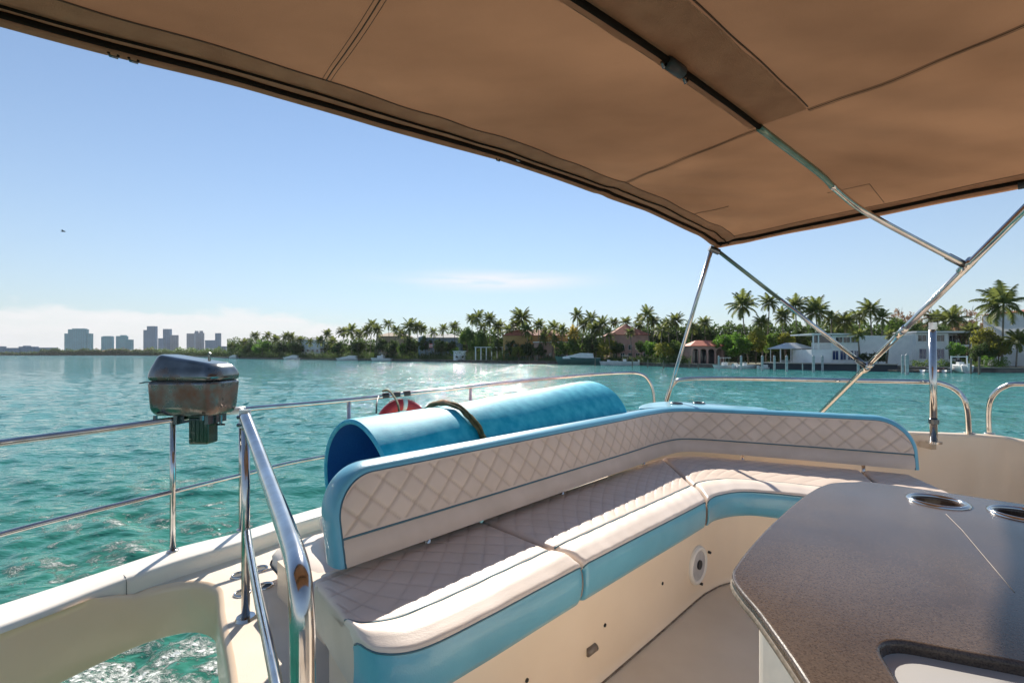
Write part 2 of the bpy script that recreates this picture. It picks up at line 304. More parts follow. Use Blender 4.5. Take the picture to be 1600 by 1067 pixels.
# ================================================================== WATER
def water():
    cols = np.concatenate([np.linspace(-180, -62, 60)[:-1], np.linspace(-62, 62, 760)[:-1], np.linspace(62, 180, 60)])
    az = np.radians(cols)
    rad = [.5, 1.2, 2.2]; r = 3.0
    while r < 260: rad.append(r); r *= 1.0088
    while r < 6000: rad.append(r); r *= 1.09
    rad = np.array(rad); nr, nc = len(rad), len(az)
    Rr, A = np.meshgrid(rad, az, indexing='ij'); X = Rr*np.sin(A); Y = Rr*np.cos(A); Z = np.zeros_like(X)
    step = np.maximum(np.gradient(rad)[:, None], Rr*.0029)
    rs = np.random.RandomState(5)
    for i in range(80):
        lam = .24*(20 ** (rs.rand())); th = rs.normal(0, .7)+.2; k = 2*np.pi/lam
        amp = .0044*lam**.8*rs.uniform(.6, 1.3)
        fade = np.clip((lam/step-2.5)/3, 0, 1)
        ph = k*(X*np.sin(th)+Y*np.cos(th))+rs.rand()*6.28
        Z += amp*fade*(np.sin(ph)+.25*np.sin(2*ph+.6))
    # churned water in the wake
    wk = np.exp(-((X*.80+Y*.60+.6)/(1.6+.10*Rr))**2)*np.exp(-Rr/26)
    for i in range(26):
        lam = rs.uniform(.35, 1.5); th = rs.rand()*6.28; k = 2*np.pi/lam
        Z += wk*.011*np.clip((lam/step-2.5)/3, 0, 1)*np.sin(k*(X*np.sin(th)+Y*np.cos(th))+rs.rand()*6.28)
    V = np.stack([X, Y, Z], -1).reshape(-1, 3)
    i, j = np.meshgrid(np.arange(nr-1), np.arange(nc-1), indexing='ij'); a = i*nc+j
    q = np.stack([a, a+1, a+nc+1, a+nc], -1).reshape(-1, 4)[:, ::-1]
    me = bpy.data.meshes.new('water'); me.vertices.add(len(V)); me.vertices.foreach_set('co', V.ravel())
    me.loops.add(q.size); me.loops.foreach_set('vertex_index', q.ravel()); me.polygons.add(len(q))
    me.polygons.foreach_set('loop_start', np.arange(0, q.size, 4)); me.polygons.foreach_set('loop_total', np.full(len(q), 4))
    me.polygons.foreach_set('use_smooth', np.ones(len(q), bool)); me.update(); me.validate()
    m = bpy.data.materials.new('sea_water'); m.use_nodes = True; t = m.node_tree; p = t.nodes['Principled BSDF']
    def n(ty, **k):
        o = t.nodes.new(ty)
        for a_, b_ in k.items(): setattr(o, a_, b_)
        return o
    L = t.links.new
    def mm(op, a_, b_=None, clamp=False):
        o = n('ShaderNodeMath', operation=op); o.use_clamp = clamp
        for i_, v in enumerate((a_, b_)):
            if v is None: continue
            if isinstance(v, (int, float)): o.inputs[i_].default_value = v
            else: L(v, o.inputs[i_])
        return o.outputs[0]
    def mr(x, a_, b_, c_=0, d_=1):
        o = n('ShaderNodeMapRange'); L(x, o.inputs[0])
        for i_, v in enumerate((a_, b_, c_, d_)): o.inputs[i_+1].default_value = v
        return o.outputs[0]
    g = n('ShaderNodeNewGeometry'); sp = n('ShaderNodeSeparateXYZ'); L(g.outputs['Position'], sp.inputs[0])
    def noise(sc_, det, sx=1, sy=1, rough=.6, dist=0):
        mp = n('ShaderNodeMapping'); mp.inputs['Scale'].default_value = (sx, sy, 1); L(g.outputs['Position'], mp.inputs[0])
        o = n('ShaderNodeTexNoise'); o.inputs['Scale'].default_value = sc_; o.inputs['Detail'].default_value = det; o.inputs['Roughness'].default_value = rough; o.inputs['Distortion'].default_value = dist
        L(mp.outputs[0], o.inputs['Vector']); return o.outputs[0]
    x, y = sp.outputs[0], sp.outputs[1]
    d = mm('ADD', mm('ADD', mm('MULTIPLY', x, .80), mm('MULTIPLY', y, .60)), .8)      # distance from the wake's axis
    L2 = mm('SUBTRACT', mm('MULTIPLY', y, .80), mm('MULTIPLY', x, .60))              # distance along it
    wdt = mm('ADD', 1.5, mm('MULTIPLY', L2, .11)); e = mm('DIVIDE', d, wdt)
    wake = mm('EXPONENT', mm('MULTIPLY', mm('MULTIPLY', e, e), -1))
    wake = mm('MULTIPLY', wake, mr(L2, 26, 9)); near = mr(L2, 9.5, 5.5)
    f1 = noise(1.9, 10, 1.0, 1.6, .74, .5); f2 = noise(.42, 3, 1, 1.4)
    thr = mm('SUBTRACT', .66, mm('MULTIPLY', wake, mm('ADD', .085, mm('MULTIPLY', near, .09))))
    ff = mm('ADD', mm('MULTIPLY', f1, .8), mm('MULTIPLY', f2, .24))
    foam = mm('MULTIPLY', mm('DIVIDE', mm('SUBTRACT', ff, mm('SUBTRACT', thr, .05)), .08, True), mm('MULTIPLY', mr(wake, .12, .5), mr(noise(11, 4, 1, 1.3, .7), .38, .56)), True)
    big = noise(.05, 4, 1, 2.5)
    base = n('ShaderNodeMix', data_type='RGBA'); base.inputs[6].default_value = (0.036, .225, .205, 1); base.inputs[7].default_value = (.058, .28, .26, 1); L(mr(big, .35, .65), base.inputs[0])
    gr = n('ShaderNodeMix', data_type='RGBA'); L(mm('MULTIPLY', mr(y, 45, 6), .85), gr.inputs[0]); L(base.outputs[2], gr.inputs[6]); gr.inputs[7].default_value = (.012, .120, .076, 1)
    gr2 = n('ShaderNodeMix', data_type='RGBA'); L(mm('MULTIPLY', wake, mr(f2, .35, .7, .15, .7)), gr2.inputs[0]); L(gr.outputs[2], gr2.inputs[6]); gr2.inputs[7].default_value = (.06, .25, .16, 1)
    fm = n('ShaderNodeMix', data_type='RGBA'); L(foam, fm.inputs[0]); L(gr2.outputs[2], fm.inputs[6]); fm.inputs[7].default_value = (.80, .83, .78, 1)
    L(fm.outputs[2], p.inputs['Base Color']); L(mm('MAXIMUM', mr(foam, 0, 1, .03, .7), mr(y, 12, 45, .03, .055)), p.inputs['Roughness']); p.inputs['IOR'].default_value = 1.33
    h1 = noise(2.2, 3.5, .75, 1.3, .55); h2 = noise(.6, 4, .55, 1.4, .6)
    b1 = n('ShaderNodeBump'); b1.inputs['Distance'].default_value = .26; L(mr(y, 12, 45, .3, 1), b1.inputs['Strength']); L(h1, b1.inputs['Height'])
    b2 = n('ShaderNodeBump'); b2.inputs['Distance'].default_value = .8; L(mr(y, 20, 90, .2, 1), b2.inputs['Strength']); L(h2, b2.inputs['Height']); L(b1.outputs[0], b2.inputs['Normal'])
    b3 = n('ShaderNodeBump'); b3.inputs['Distance'].default_value = .05; L(foam, b3.inputs['Height']); L(b2.outputs[0], b3.inputs['Normal'])
    # small wind facets: every ripple face has its own tilt, so single faces catch the sun
    mpv = n('ShaderNodeMapping'); mpv.inputs['Scale'].default_value = (2.6, .75, 1); L(g.outputs['Position'], mpv.inputs[0])
    vo = n('ShaderNodeTexVoronoi', voronoi_dimensions='2D'); vo.inputs['Scale'].default_value = 1.0; L(mpv.outputs[0], vo.inputs['Vector'])
    sc_ = n('ShaderNodeSeparateColor'); L(vo.outputs['Color'], sc_.inputs[0])
    on = mm('MULTIPLY', mm('GREATER_THAN', sc_.outputs[2], .92), mr(y, 13, 34))
    cx = n('ShaderNodeCombineXYZ'); L(mm('MULTIPLY', mm('MULTIPLY', mm('SUBTRACT', sc_.outputs[0], .5), .62), on), cx.inputs[0]); L(mm('MULTIPLY', mm('MULTIPLY', mm('SUBTRACT', sc_.outputs[1], .80), .62), on), cx.inputs[1])
    va = n('ShaderNodeVectorMath', operation='ADD'); L(b3.outputs[0], va.inputs[0]); L(cx.outputs[0], va.inputs[1])
    vn = n('ShaderNodeVectorMath', operation='NORMALIZE'); L(va.outputs[0], vn.inputs[0]); L(vn.outputs[0], p.inputs['Normal'])
    return struct(link('water', me, m))
water()

# ================================================================== SHORE
SH = [(-900, 1150), (-300, 1140), (0, 1135), (200, 1110), (262, 860), (300, 640), (345, 470), (365, 406), (440, 334), (520, 300), (600, 266), (740, 219), (800, 196),
      (900, 176), (1000, 161), (1040, 142), (1120, 132), (1200, 124), (1320, 111), (1440, 104), (1560, 98), (1700, 94), (2300, 84), (3200, 80)]
def shD(px):
    for (a, da), (b, db) in zip(SH, SH[1:]):
        if a <= px <= b: return da+(db-da)*(px-a)/(b-a)
    return SH[-1][1]
pxs = list(range(-900, 3200, 20))
def gpt(px, D, z): return Vector(((px-800)/F*D, D, z))
inner = [gpt(p, shD(p), 1.0) for p in pxs]; mid_ = [gpt(p, shD(p)*1.6+60, 1.6) for p in pxs]; outer = [gpt(p, 5200, 2.0) for p in pxs]
struct(B().grid([inner, mid_, outer], True).done('shore_land', MT['land']))
wl = thing('seawall', 'long weathered concrete seawall along the far shoreline', 'seawall', tuple(gpt(1000, shD(1000), 0)))
low = [gpt(p, shD(p)-.05, -1.2) for p in pxs]; up = [gpt(p, shD(p)-.05, 1.0) for p in pxs]
B().grid([low, up], True).done('wall_face', MT['conc'], wl)
cap0 = [gpt(p, shD(p)-.25, .95) for p in pxs]; cap1 = [gpt(p, shD(p)-.25, 1.14) for p in pxs]; cap2 = [gpt(p, shD(p)+.5, 1.14) for p in pxs]
MT['cap'] = mat('pale_cap', (.36, .34, .30), .8, c2=(.20, .19, .17), ns=.3)
B().grid([cap0, cap1, cap2], True).done('wall_cap', MT['cap'], wl)

# ------------------------------------------------------------------ foliage meshes
def leaf_quads(C, S, rs, flat=.0):
    n = len(C); a = rs.normal(size=(n, 3)); a /= np.linalg.norm(a, axis=1)[:, None]
    b = rs.normal(size=(n, 3)); b -= a*(a*b).sum(1)[:, None]; b /= np.linalg.norm(b, axis=1)[:, None]
    a *= S[:, None]; b *= (S*.55)[:, None]
    V = np.stack([C-a, C+b, C+a, C-b], 1).reshape(-1, 3)
    return V, np.arange(4*n).reshape(-1, 4)
def np_mesh(name, V, Q):
    me = bpy.data.meshes.new(name); me.vertices.add(len(V)); me.vertices.foreach_set('co', V.astype(np.float32).ravel())
    me.loops.add(Q.size); me.loops.foreach_set('vertex_index', Q.astype(np.int32).ravel()); me.polygons.add(len(Q))
    k = Q.shape[1]; me.polygons.foreach_set('loop_start', np.arange(0, Q.size, k)); me.polygons.foreach_set('loop_total', np.full(len(Q), k)); me.update(); return me
def crown_mesh(seed, clumps=34, per=90, leaf=.075, sparse=False):
    """unit crown, radius about 1, centre at origin"""
    rs = np.random.RandomState(seed); C = []
    for i in range(clumps):
        d = rs.normal(size=3); d /= np.linalg.norm(d); d[2] *= .75
        if d[2] < -.45: d[2] = -.45
        c = d*rs.uniform(.35, .85); r = rs.uniform(.2, .38)*(.7 if sparse else 1)
        q = rs.normal(size=(per, 3)); q /= np.linalg.norm(q, axis=1)[:, None]; q *= (rs.rand(per)**.45)[:, None]*r; q[:, 2] *= .75
        C.append(c+q)
    C = np.concatenate(C); V, Q = leaf_quads(C, rs.uniform(.5, 1.25, len(C))*leaf, rs); return np_mesh('crown', V, Q)
CR = {k: [crown_mesh(s*7+i, leaf=.07) for i in range(3)] for s, k in enumerate(('leaf', 'leafb', 'leafy', 'leafd'))}
CR['leafr'] = [crown_mesh(90+i, 26, 34, .055, True) for i in range(2)]
for k, l in CR.items():
    for me in l: me.materials.append(MT[k])
def limb_mesh(seed):
    r = random.Random(seed); b = B(); b.tube([(0, 0, 0), (r.uniform(-.03, .03), 0, .3), (r.uniform(-.06, .06), .03, .62)], [.055, .04, .03], 6)
    for i in range(6):
        a = i*1.05+r.random(); z = r.uniform(.3, .6); e = r.uniform(.35, .6)
        b.tube([(0, 0, z), (math.cos(a)*e*.5, math.sin(a)*e*.5, z+.2), (math.cos(a)*e, math.sin(a)*e, z+r.uniform(.25, .5))], [.028, .018, .008], 5)
    me = meshd('trunk', b.V, b.F, True); me.materials.append(MT['bark']); return me
LIMBS = [limb_mesh(i) for i in range(3)]
def tree(name, px, top, r_px, D, kind, label, seed=0, group=None, squash=1.0, ground=1.2, base=None):
    """broadleaf tree: px centre, top row, crown radius in photo pixels at distance D"""
    R = r_px*(1.3 if px < 1080 else 1.12)/F*D; zt = CZ-(top-HZ)/F*D; h = zt-ground
    o = thing(name, label, 'tree' if name.endswith('tree') else 'shrub', tuple(gpt(px, D, ground)), 0, group, True)
    hz = max(min(R*squash*1.25, h*.5), .4)
    c = link('crown', CR[kind][seed % len(CR[kind])], None, o); c.location = (0, 0, h-hz*.98); c.scale = (R, R*.9, hz*1.05); c.rotation_euler = (0, 0, seed*1.3)
    t = link('trunk', LIMBS[seed % 3], None, o); t.scale = (R*.8+.3, R*.8+.3, h*.95); t.rotation_euler = (0, 0, seed*2.1)
    return o
def hedge(label, px0, px1, top, D, kind, name='hedge', dens=1.0, ground=1.1, leaf=.16, cat='hedge'):
    rs = np.random.RandomState(int(px0*3+top)); W = (px1-px0)/F*D; h = CZ-(top-HZ)/F*D-ground; n = int(W*max(h, .6)*70*dens)
    x = rs.uniform(-W/2, W/2, n); pr = .72+.28*np.sin(x*2.1+px0)*np.sin(x*.83+1); z = rs.rand(n)**.8*h*pr; y = rs.uniform(-.9, .9, n)*(1-.4*z/h)
    V, Q = leaf_quads(np.stack([x, y, z], 1), rs.uniform(.6, 1.2, n)*leaf, rs)
    o = link(name, np_mesh(name, V, Q), MT[kind]); o.location = gpt((px0+px1)/2, D, ground); tag(o, label, cat); return o
def frond_geo(b, e, az, R, r, dens=13):
    """one palm frond: arching midrib with drooping leaflets"""
    pts = []; p = Vector(); L = R*1.12; a = e; n = 8
    for i in range(n+1):
        pts.append(p.copy()); p = p+Vector((math.cos(az)*math.cos(a), math.sin(az)*math.cos(a), math.sin(a)))*L/n; a -= (.05+.26*i/n)*(1.25-.4*e)
    side = Vector((-math.sin(az), math.cos(az), 0)); k = len(b.V)
    for i, q in enumerate(pts):
        w_ = .018*R*(1-i/n)+.004*R; b.V += [q-side*w_, q+side*w_]
    for i in range(n): b.F.append((k+2*i, k+2*i+1, k+2*i+3, k+2*i+2))
    for i in range(dens):
        t = .16+.84*i/dens; f = t*n; j = min(int(f), n-1); q = pts[j].lerp(pts[j+1], f-j); d = (pts[j+1]-pts[j]).normalized()
        ll = R*(.30*math.sin(math.pi*min(1, t*.85+.15))+.07)*r.uniform(.8, 1.15)
        for s_ in (-1, 1):
            dr = (side*s_*.75+d*.55+Vector((0, 0, -.45-.2*r.random()))).normalized(); wv = d*R*.05
            kk = len(b.V); b.V += [q-wv, q+wv, q+dr*ll]; b.F.append((kk, kk+1, kk+2))
def palm_crown(seed, nf=19, wind=0, ragged=0):
    r = random.Random(seed); b = B(); out = []
    for i in range(nf):
        e = R_(82-118*((i+.5)/nf)**1.0)+r.uniform(-.12, .12); az = i*2.399+r.uniform(-.3, .3)
        if wind and math.cos(az) > .2: az += 1.1*wind
        bb = B(); frond_geo(bb, e, az, r.uniform(.9, 1.2), r); out.append(bb)
    return out
def merged(bs, name, m):
    b = B()
    for q in bs: b.add(q.V, q.F)
    me = meshd(name, b.V, b.F); me.materials.append(m); return me
PC = [merged(palm_crown(s, nf), 'crown', MT['palm']) for s, nf in ((1, 26), (2, 22), (3, 30), (4, 20))]
PCY = merged(palm_crown(9, 24), 'crown', MT['palmy'])
FR = {}
for s in (21, 22, 23):
    FR[s] = []
    for q in palm_crown(s, 28, .8 if s == 23 else 0):
        me = meshd('frond', q.V, q.F); me.materials.append(MT['palm']); FR[s].append(me)
def palm(px, top, r_px, off, label, kind=0, lean=0, fronds=None, group=None, y=False, ground=1.2):
    D = shD(px)+off; R = 1.12*r_px/F*D; zt = CZ-(top-HZ)/F*D; h = zt-ground-R*.80
    if h < 1: h = 1
    o = thing('palm_tree', label, 'palm tree', tuple(gpt(px, D, ground)), 0, group, True)
    r = random.Random(int(px*7)); lx = lean if lean else r.uniform(-.11, .11); rr = .16 if h > 6 else .12
    pts = smooth([(-lx*h, 0, -.3), (-lx*h*.6, 0, h*.35), (-lx*.15*h, 0, h*.75), (0, 0, h)], 3)
    k = len(pts); B().tube(pts, [rr*(1.35-.55*i/k) for i in range(k)], 7).done('trunk', MT['trunk'], o, True)
    if fronds:
        ra = 0 if fronds == 23 else r.random()*6
        for me in FR[fronds]:
            c = link('frond', me, None, o); c.location = (0, 0, h); c.scale = (R, R, R); c.rotation_euler = (0, 0, ra)
    else:
        c = link('crown', PCY if y else PC[kind % 4], None, o); c.location = (0, 0, h); c.scale = (R*r.uniform(.85, 1.1), R*r.uniform(.85, 1.1), R*r.uniform(.8, 1.15)); c.rotation_euler = (r.uniform(-.15, .15), r.uniform(-.15, .15), r.random()*6.28)
    return o
# (px, top row, crown radius px, metres behind the seawall, label, kind, opts)
PL = [
 (361, 536, 6, 8, 'small palm at the far left tip of the wooded point'), (382, 529, 8, 14, 'second palm in from the left tip of the wooded point'),
 (399, 518, 8, 20, 'pointed palm rising above the green clump on the wooded point'), (419, 518, 8, 16, 'slim palm just right of the pointed one on the wooded point'),
 (431, 524, 8, 10, 'low palm right of the slim one, behind the small white boat'), (455, 520, 9, 24, 'palm on the left of the broad dark crown beside the white house'),
 (468, 524, 9, 12, 'bushy palm touching the left wall of the far white house'), (484, 528, 7, 3, 'short palm in front of the far white house, left one'),
 (500, 526, 8, 4, 'short palm in front of the far white house, right one'), (520, 526, 9, 6, 'low spreading palm right of the far white house'),
 (536, 510, 10, 12, 'tall palm left of the big dense palm behind the low grey boat'), (549, 506, 13, 7, 'big dense dark palm standing behind the low grey boat'), (561, 513, 11, 20, 'palm peeping out right of the big dense palm'),
 (581, 501, 10, 16, 'tall slender palm left of the white fishing boat'), (589, 508, 10, 5, 'palm directly behind the white fishing boat'),
 (607, 498, 10, 14, 'tall palm at the left gable of the tan roofed house'), (619, 508, 9, 6, 'shorter palm leaning by the left gable of the tan roofed house'),
 (640, 500, 13, 7, 'very full palm in front of the tan roofed house'), (653, 503, 10, 14, 'palm half hidden right of the very full one'), (677, 511, 9, 5, 'small palm beside the red and white flag'),
 (737, 489, 11, 22, 'thin palm poking out left of the twin palms by the boathouse'), (747, 487, 11, 14, 'left one of the twin tall palms behind the boathouse'), (765, 490, 11, 12, 'right one of the twin tall palms behind the boathouse'),
 (794, 505, 13, 9, 'spiky palm rising behind the white pergola'), (815, 484, 16, 14, 'tallest wide palm right of the white pergola'), (824, 505, 13, 6, 'lower palm under the tallest wide palm'),
 (842, 499, 11, 12, 'straight palm before the left half of the ochre house'), (866, 500, 14, 8, 'drooping palm before the balconies of the ochre house'), (854, 512, 9, 20, 'small palm top showing over the roof of the ochre house'),
 (902, 484, 11, 16, 'tall thin palm standing clear above the moored yacht'), (896, 512, 12, 5, 'yellowing palm at the right end of the ochre house'), (924, 487, 13, 12, 'tall dense palm behind the stern of the moored yacht'),
 (931, 503, 14, 5, 'low broad palm over the stern of the moored yacht'), (942, 497, 12, 8, 'palm touching the left edge of the red tiled roof'),
 (959, 496, 9, 26, 'palm behind the ridge of the red tiled roof, left one'), (977, 494, 12, 24, 'palm behind the ridge of the red tiled roof, right one'), (997, 502, 9, 22, 'palm behind the right end of the red tiled roof'),
 (1011, 481, 13, 14, 'tallest palm between the pink house and the salmon pavilion'), (1021, 492, 12, 20, 'palm close behind the tallest one by the pink house'), (1034, 503, 14, 6, 'low drooping palm left of the leaning steel strut'),
 (1056, 491, 12, 22, 'lone slim palm against the sky right of the steel strut'), (1082, 502, 10, 16, 'palm just above the left edge of the orange red roof'), (1101, 496, 10, 20, 'dark palm above the orange red roof'),
]
PL += [
 (628, 514, 10, 3, 'palm standing before the middle of the tan roofed house'), (662, 508, 9, 18, 'palm showing over the left end of the light grey roof'), (693, 506, 10, 14, 'palm over the right half of the light grey roof'),
 (710, 501, 10, 20, 'palm above the little white boathouse, set far back'), (572, 509, 10, 7, 'palm between the big dense palm and the tall slender one'), (512, 516, 8, 16, 'thin palm behind the right side of the far white house'),
 (446, 519, 8, 18, 'thin palm behind the small white cruiser'), (805, 498, 11, 20, 'palm just left of the tallest wide palm'), (879, 506, 11, 4, 'palm in front of the right end of the ochre house'),
 (849, 520, 10, 3, 'low palm before the arched porch wing, left one'), (867, 523, 10, 2, 'low palm before the arched porch wing, right one'), (912, 498, 11, 22, 'palm behind the tall thin palm above the yacht'),
 (951, 512, 10, 3, 'palm standing before the left part of the pink house'), (985, 512, 9, 3, 'palm standing before the right part of the pink house'), (1000, 492, 11, 28, 'distant palm just right of the red tiled roof'),
 (779, 500, 11, 16, 'palm between the twin palms and the spiky palm'), (755, 502, 11, 20, 'palm top between the twin tall palms'), (1044, 498, 11, 26, 'palm directly behind the upper leaning steel strut'),
]
for i, a in enumerate(PL): palm(a[0], a[1], a[2], a[3], a[4], i, y=('yellow' in a[4]))
palm(1160, 459, 21, 12, 'big full palm standing alone above the bright green tree', fronds=21)
palm(1202, 460, 15, 18, 'slim fan palm with a rounded crown right of the big full palm', fronds=22)
palm(1190, 492, 14, 10, 'short dark palm between the big full palm and the fan palm', 2)
palm(1222, 484, 14, 12, 'shaggy palm above the left edge of the gazebo roof', 0)
palm(1243, 464, 17, 16, 'palm half crossed by the diagonal bimini leg', fronds=22)
palm(1275, 468, 22, 14, 'big wide palm behind the left end of the white house', fronds=21)
palm(1299, 488, 13, 16, 'small palm above the roof terrace of the white house', 1)
palm(1320, 488, 17, 18, 'dark palm left of the leafy palm pair behind the white house', 2)
palm(1343, 480, 16, 20, 'left one of the leafy palm pair behind the white house', 0)
palm(1360, 469, 17, 16, 'right and taller one of the leafy palm pair behind the white house', fronds=22)
palm(1379, 484, 15, 14, 'drooping palm right of the leafy palm pair', 3)
palm(1341, 512, 12, 3, 'short thin palm planted in front of the white house terrace', 1)
palm(1390, 515, 9, 4, 'slender young palm before the blank wing of the white house', 3)
palm(1487, 482, 20, 22, 'full palm behind the right part of the white house', fronds=21)
palm(1465, 484, 15, 26, 'palm in the sparse trees right of the big diagonal strut', 2)
palm(1516, 505, 13, 16, 'low palm between the reddish tree and the windblown palm', 1)
palm(1568, 448, 31, 5, 'windblown leaning palm in front of the right hand white villa', lean=.03, fronds=23)
palm(1590, 518, 16, 3, 'short palm at the foot of the right hand white villa', 2)
TR = [
 ('broad_tree', 730, 507, 13, 9, 'leaf', 'round green tree left of the twin tall palms'), ('broad_tree', 752, 512, 17, 8, 'leaf', 'dense tree under the twin tall palms'),
 ('broad_tree', 703, 528, 9, 4, 'leafd', 'small dark tree left of the little boathouse'), ('broad_tree', 712, 540, 7, 2, 'leafb', 'bright bush tree beside the little boathouse'),
 ('broad_tree', 800, 528, 12, 6, 'leafd', 'dark tree behind the right end of the pergola'), ('broad_tree', 826, 530, 12, 5, 'leafd', 'dark tree at the left corner of the ochre house'),
 ('broad_tree', 896, 522, 13, 4, 'leaf', 'rounded tree at the right corner of the ochre house'), ('broad_tree', 948, 526, 13, 4, 'leafy', 'yellow leaved tree in front of the pink house'),
 ('broad_tree', 964, 528, 10, 5, 'leafd', 'small dark tree right of the yellow leaved tree'), ('broad_tree', 1018, 528, 13, 6, 'leafb', 'bright tree right of the pink house'),
 ('broad_tree', 1037, 533, 14, 4, 'leafy', 'yellow green tree crossed by the steel strut'), ('broad_tree', 1054, 528, 13, 10, 'leaf', 'green tree left of the salmon pavilion'),
 ('broad_tree', 1090, 500, 17, 24, 'leafd', 'tall dark tree behind the salmon pavilion'), ('broad_tree', 1112, 506, 13, 22, 'leafd', 'dark tree behind the right side of the salmon pavilion'),
 ('broad_tree', 1132, 516, 17, 9, 'leafb', 'bright green tree at the right side of the salmon pavilion'), ('broad_tree', 1153, 514, 21, 6, 'leafb', 'largest bright green tree beside the salmon pavilion'),
 ('broad_tree', 1181, 510, 18, 8, 'leafy', 'yellow green tree left of the gazebo'), ('broad_tree', 1207, 514, 17, 12, 'leaf', 'leafy tree behind the left side of the gazebo'),
 ('broad_tree', 1228, 512, 15, 12, 'leafy', 'yellow green tree behind the gazebo roof'), ('broad_tree', 1250, 505, 18, 16, 'leafd', 'shadowy tree between gazebo and white house'),
 ('broad_tree', 1372, 545, 13, 2, 'leafd', 'dark bushy tree in front of the middle of the white house'), ('broad_tree', 1349, 548, 10, 2, 'leafd', 'small dark tree at the foot of the short thin palm'),
 ('broad_tree', 1310, 496, 16, 26, 'leafd', 'dark tree showing above the white house terrace roof'), ('broad_tree', 1330, 500, 18, 24, 'leaf', 'green tree above the left roof of the white house'),
 ('broad_tree', 1400, 490, 16, 24, 'leaf', 'green tree over the blank wing of the white house'), ('sparse_tree', 1402, 476, 15, 30, 'leafr', 'thin bare tree over the blank wing of the white house'),
 ('sparse_tree', 1420, 480, 17, 26, 'leafr', 'brownish sparse tree left of the steel pole'), ('sparse_tree', 1446, 476, 18, 28, 'leafr', 'brownish sparse tree behind the steel pole'),
 ('broad_tree', 1432, 498, 17, 20, 'leafd', 'dark tree low behind the steel pole'), ('broad_tree', 1465, 500, 18, 20, 'leafd', 'dark tree right of the steel pole'),
 ('sparse_tree', 1510, 474, 19, 24, 'leafr', 'reddish brown sparse tree between full palm and windblown palm'), ('sparse_tree', 1532, 486, 16, 22, 'leafr', 'reddish sparse tree next to the windblown palm'),
 ('broad_tree', 1500, 498, 17, 18, 'leafr', 'rusty leaved tree above the right roof end of the white house'),
 ('broad_tree', 1494, 530, 12, 3, 'leafb', 'small round bright tree in front of the open terrace'), ('broad_tree', 1541, 508, 22, 7, 'leafy', 'large golden green tree left of the windblown palm'),
 ('broad_tree', 1560, 518, 18, 5, 'leafy', 'golden green tree behind the windblown trunk'), ('broad_tree', 1535, 530, 16, 4, 'leafd', 'dark undergrowth tree beneath the golden green tree'),
 ('broad_tree', 665, 520, 11, 7, 'leafd', 'dark tree before the blue grey house, left of the flag'), ('broad_tree', 690, 524, 11, 6, 'leafd', 'dark tree before the blue grey house, right of the flag'),
 ('broad_tree', 640, 522, 13, 5, 'leafd', 'dark tree below the tan roof'), ('broad_tree', 612, 527, 13, 4, 'leafd', 'dark tree right of the fishing boat'),
 ('broad_tree', 560, 524, 12, 6, 'leafd', 'dark tree between low grey boat and fishing boat'), ('broad_tree', 530, 530, 11, 5, 'leafd', 'low dark tree left of the big dense palm'),
 ('broad_tree', 410, 528, 12, 6, 'leafb', 'bright clump tree in the middle of the wooded point'), ('broad_tree', 462, 530, 12, 5, 'leafd', 'low dark tree left of the far white house'),
 ('broad_tree', 390, 532, 10, 8, 'leafd', 'dark tree near the tip of the wooded point'), ('broad_tree', 437, 531, 12, 6, 'leafd', 'dark tree behind the small white boat'),
]
TR += [
 ('broad_tree', 632, 532, 10, 2, 'leaf', 'green tree right of the gable below the tan roof'), ('broad_tree', 598, 524, 10, 9, 'leafd', 'dark tree at the left wall of the tan walled house'),
 ('broad_tree', 842, 534, 10, 2, 'leafd', 'bushy tree before the left arch of the porch wing'), ('broad_tree', 878, 530, 11, 2, 'leaf', 'green tree before the right arch of the porch wing'),
 ('broad_tree', 812, 536, 11, 2, 'leafy', 'yellow green tree before the ochre wall'), ('broad_tree', 925, 520, 13, 5, 'leafd', 'dark tree behind the stern of the moored yacht'),
 ('broad_tree', 1002, 528, 9, 3, 'leafd', 'small dark tree at the right corner of the pink house'), ('broad_tree', 776, 526, 10, 7, 'leafd', 'dark tree behind the white pergola'),
]
for i, (nm, px, top, r, off, k, lab) in enumerate(TR): tree(nm, px, top, r, shD(px)+off, k, lab, i)
hedge('clipped yellow green hedge at the foot of the windblown palm', 1536, 1573, 554, shD(1555)+2, 'leafb')
hedge('low green hedge before the blue windows of the white house', 1424, 1452, 560, shD(1440)+2, 'leaf')
hedge('low hedge behind the white boat on the lift', 1464, 1534, 560, shD(1500)+2, 'leaf')
hedge('dark low hedge behind the salmon pavilion terrace', 1030, 1072, 552, shD(1050)+1.5, 'leafd')
hedge('leafy green hedge between pergola and ochre house', 782, 806, 545, shD(795)+1.5, 'leaf')
hedge('low hedge along the lawn of the pink house', 966, 1030, 556, shD(1000)+1.5, 'leafd')
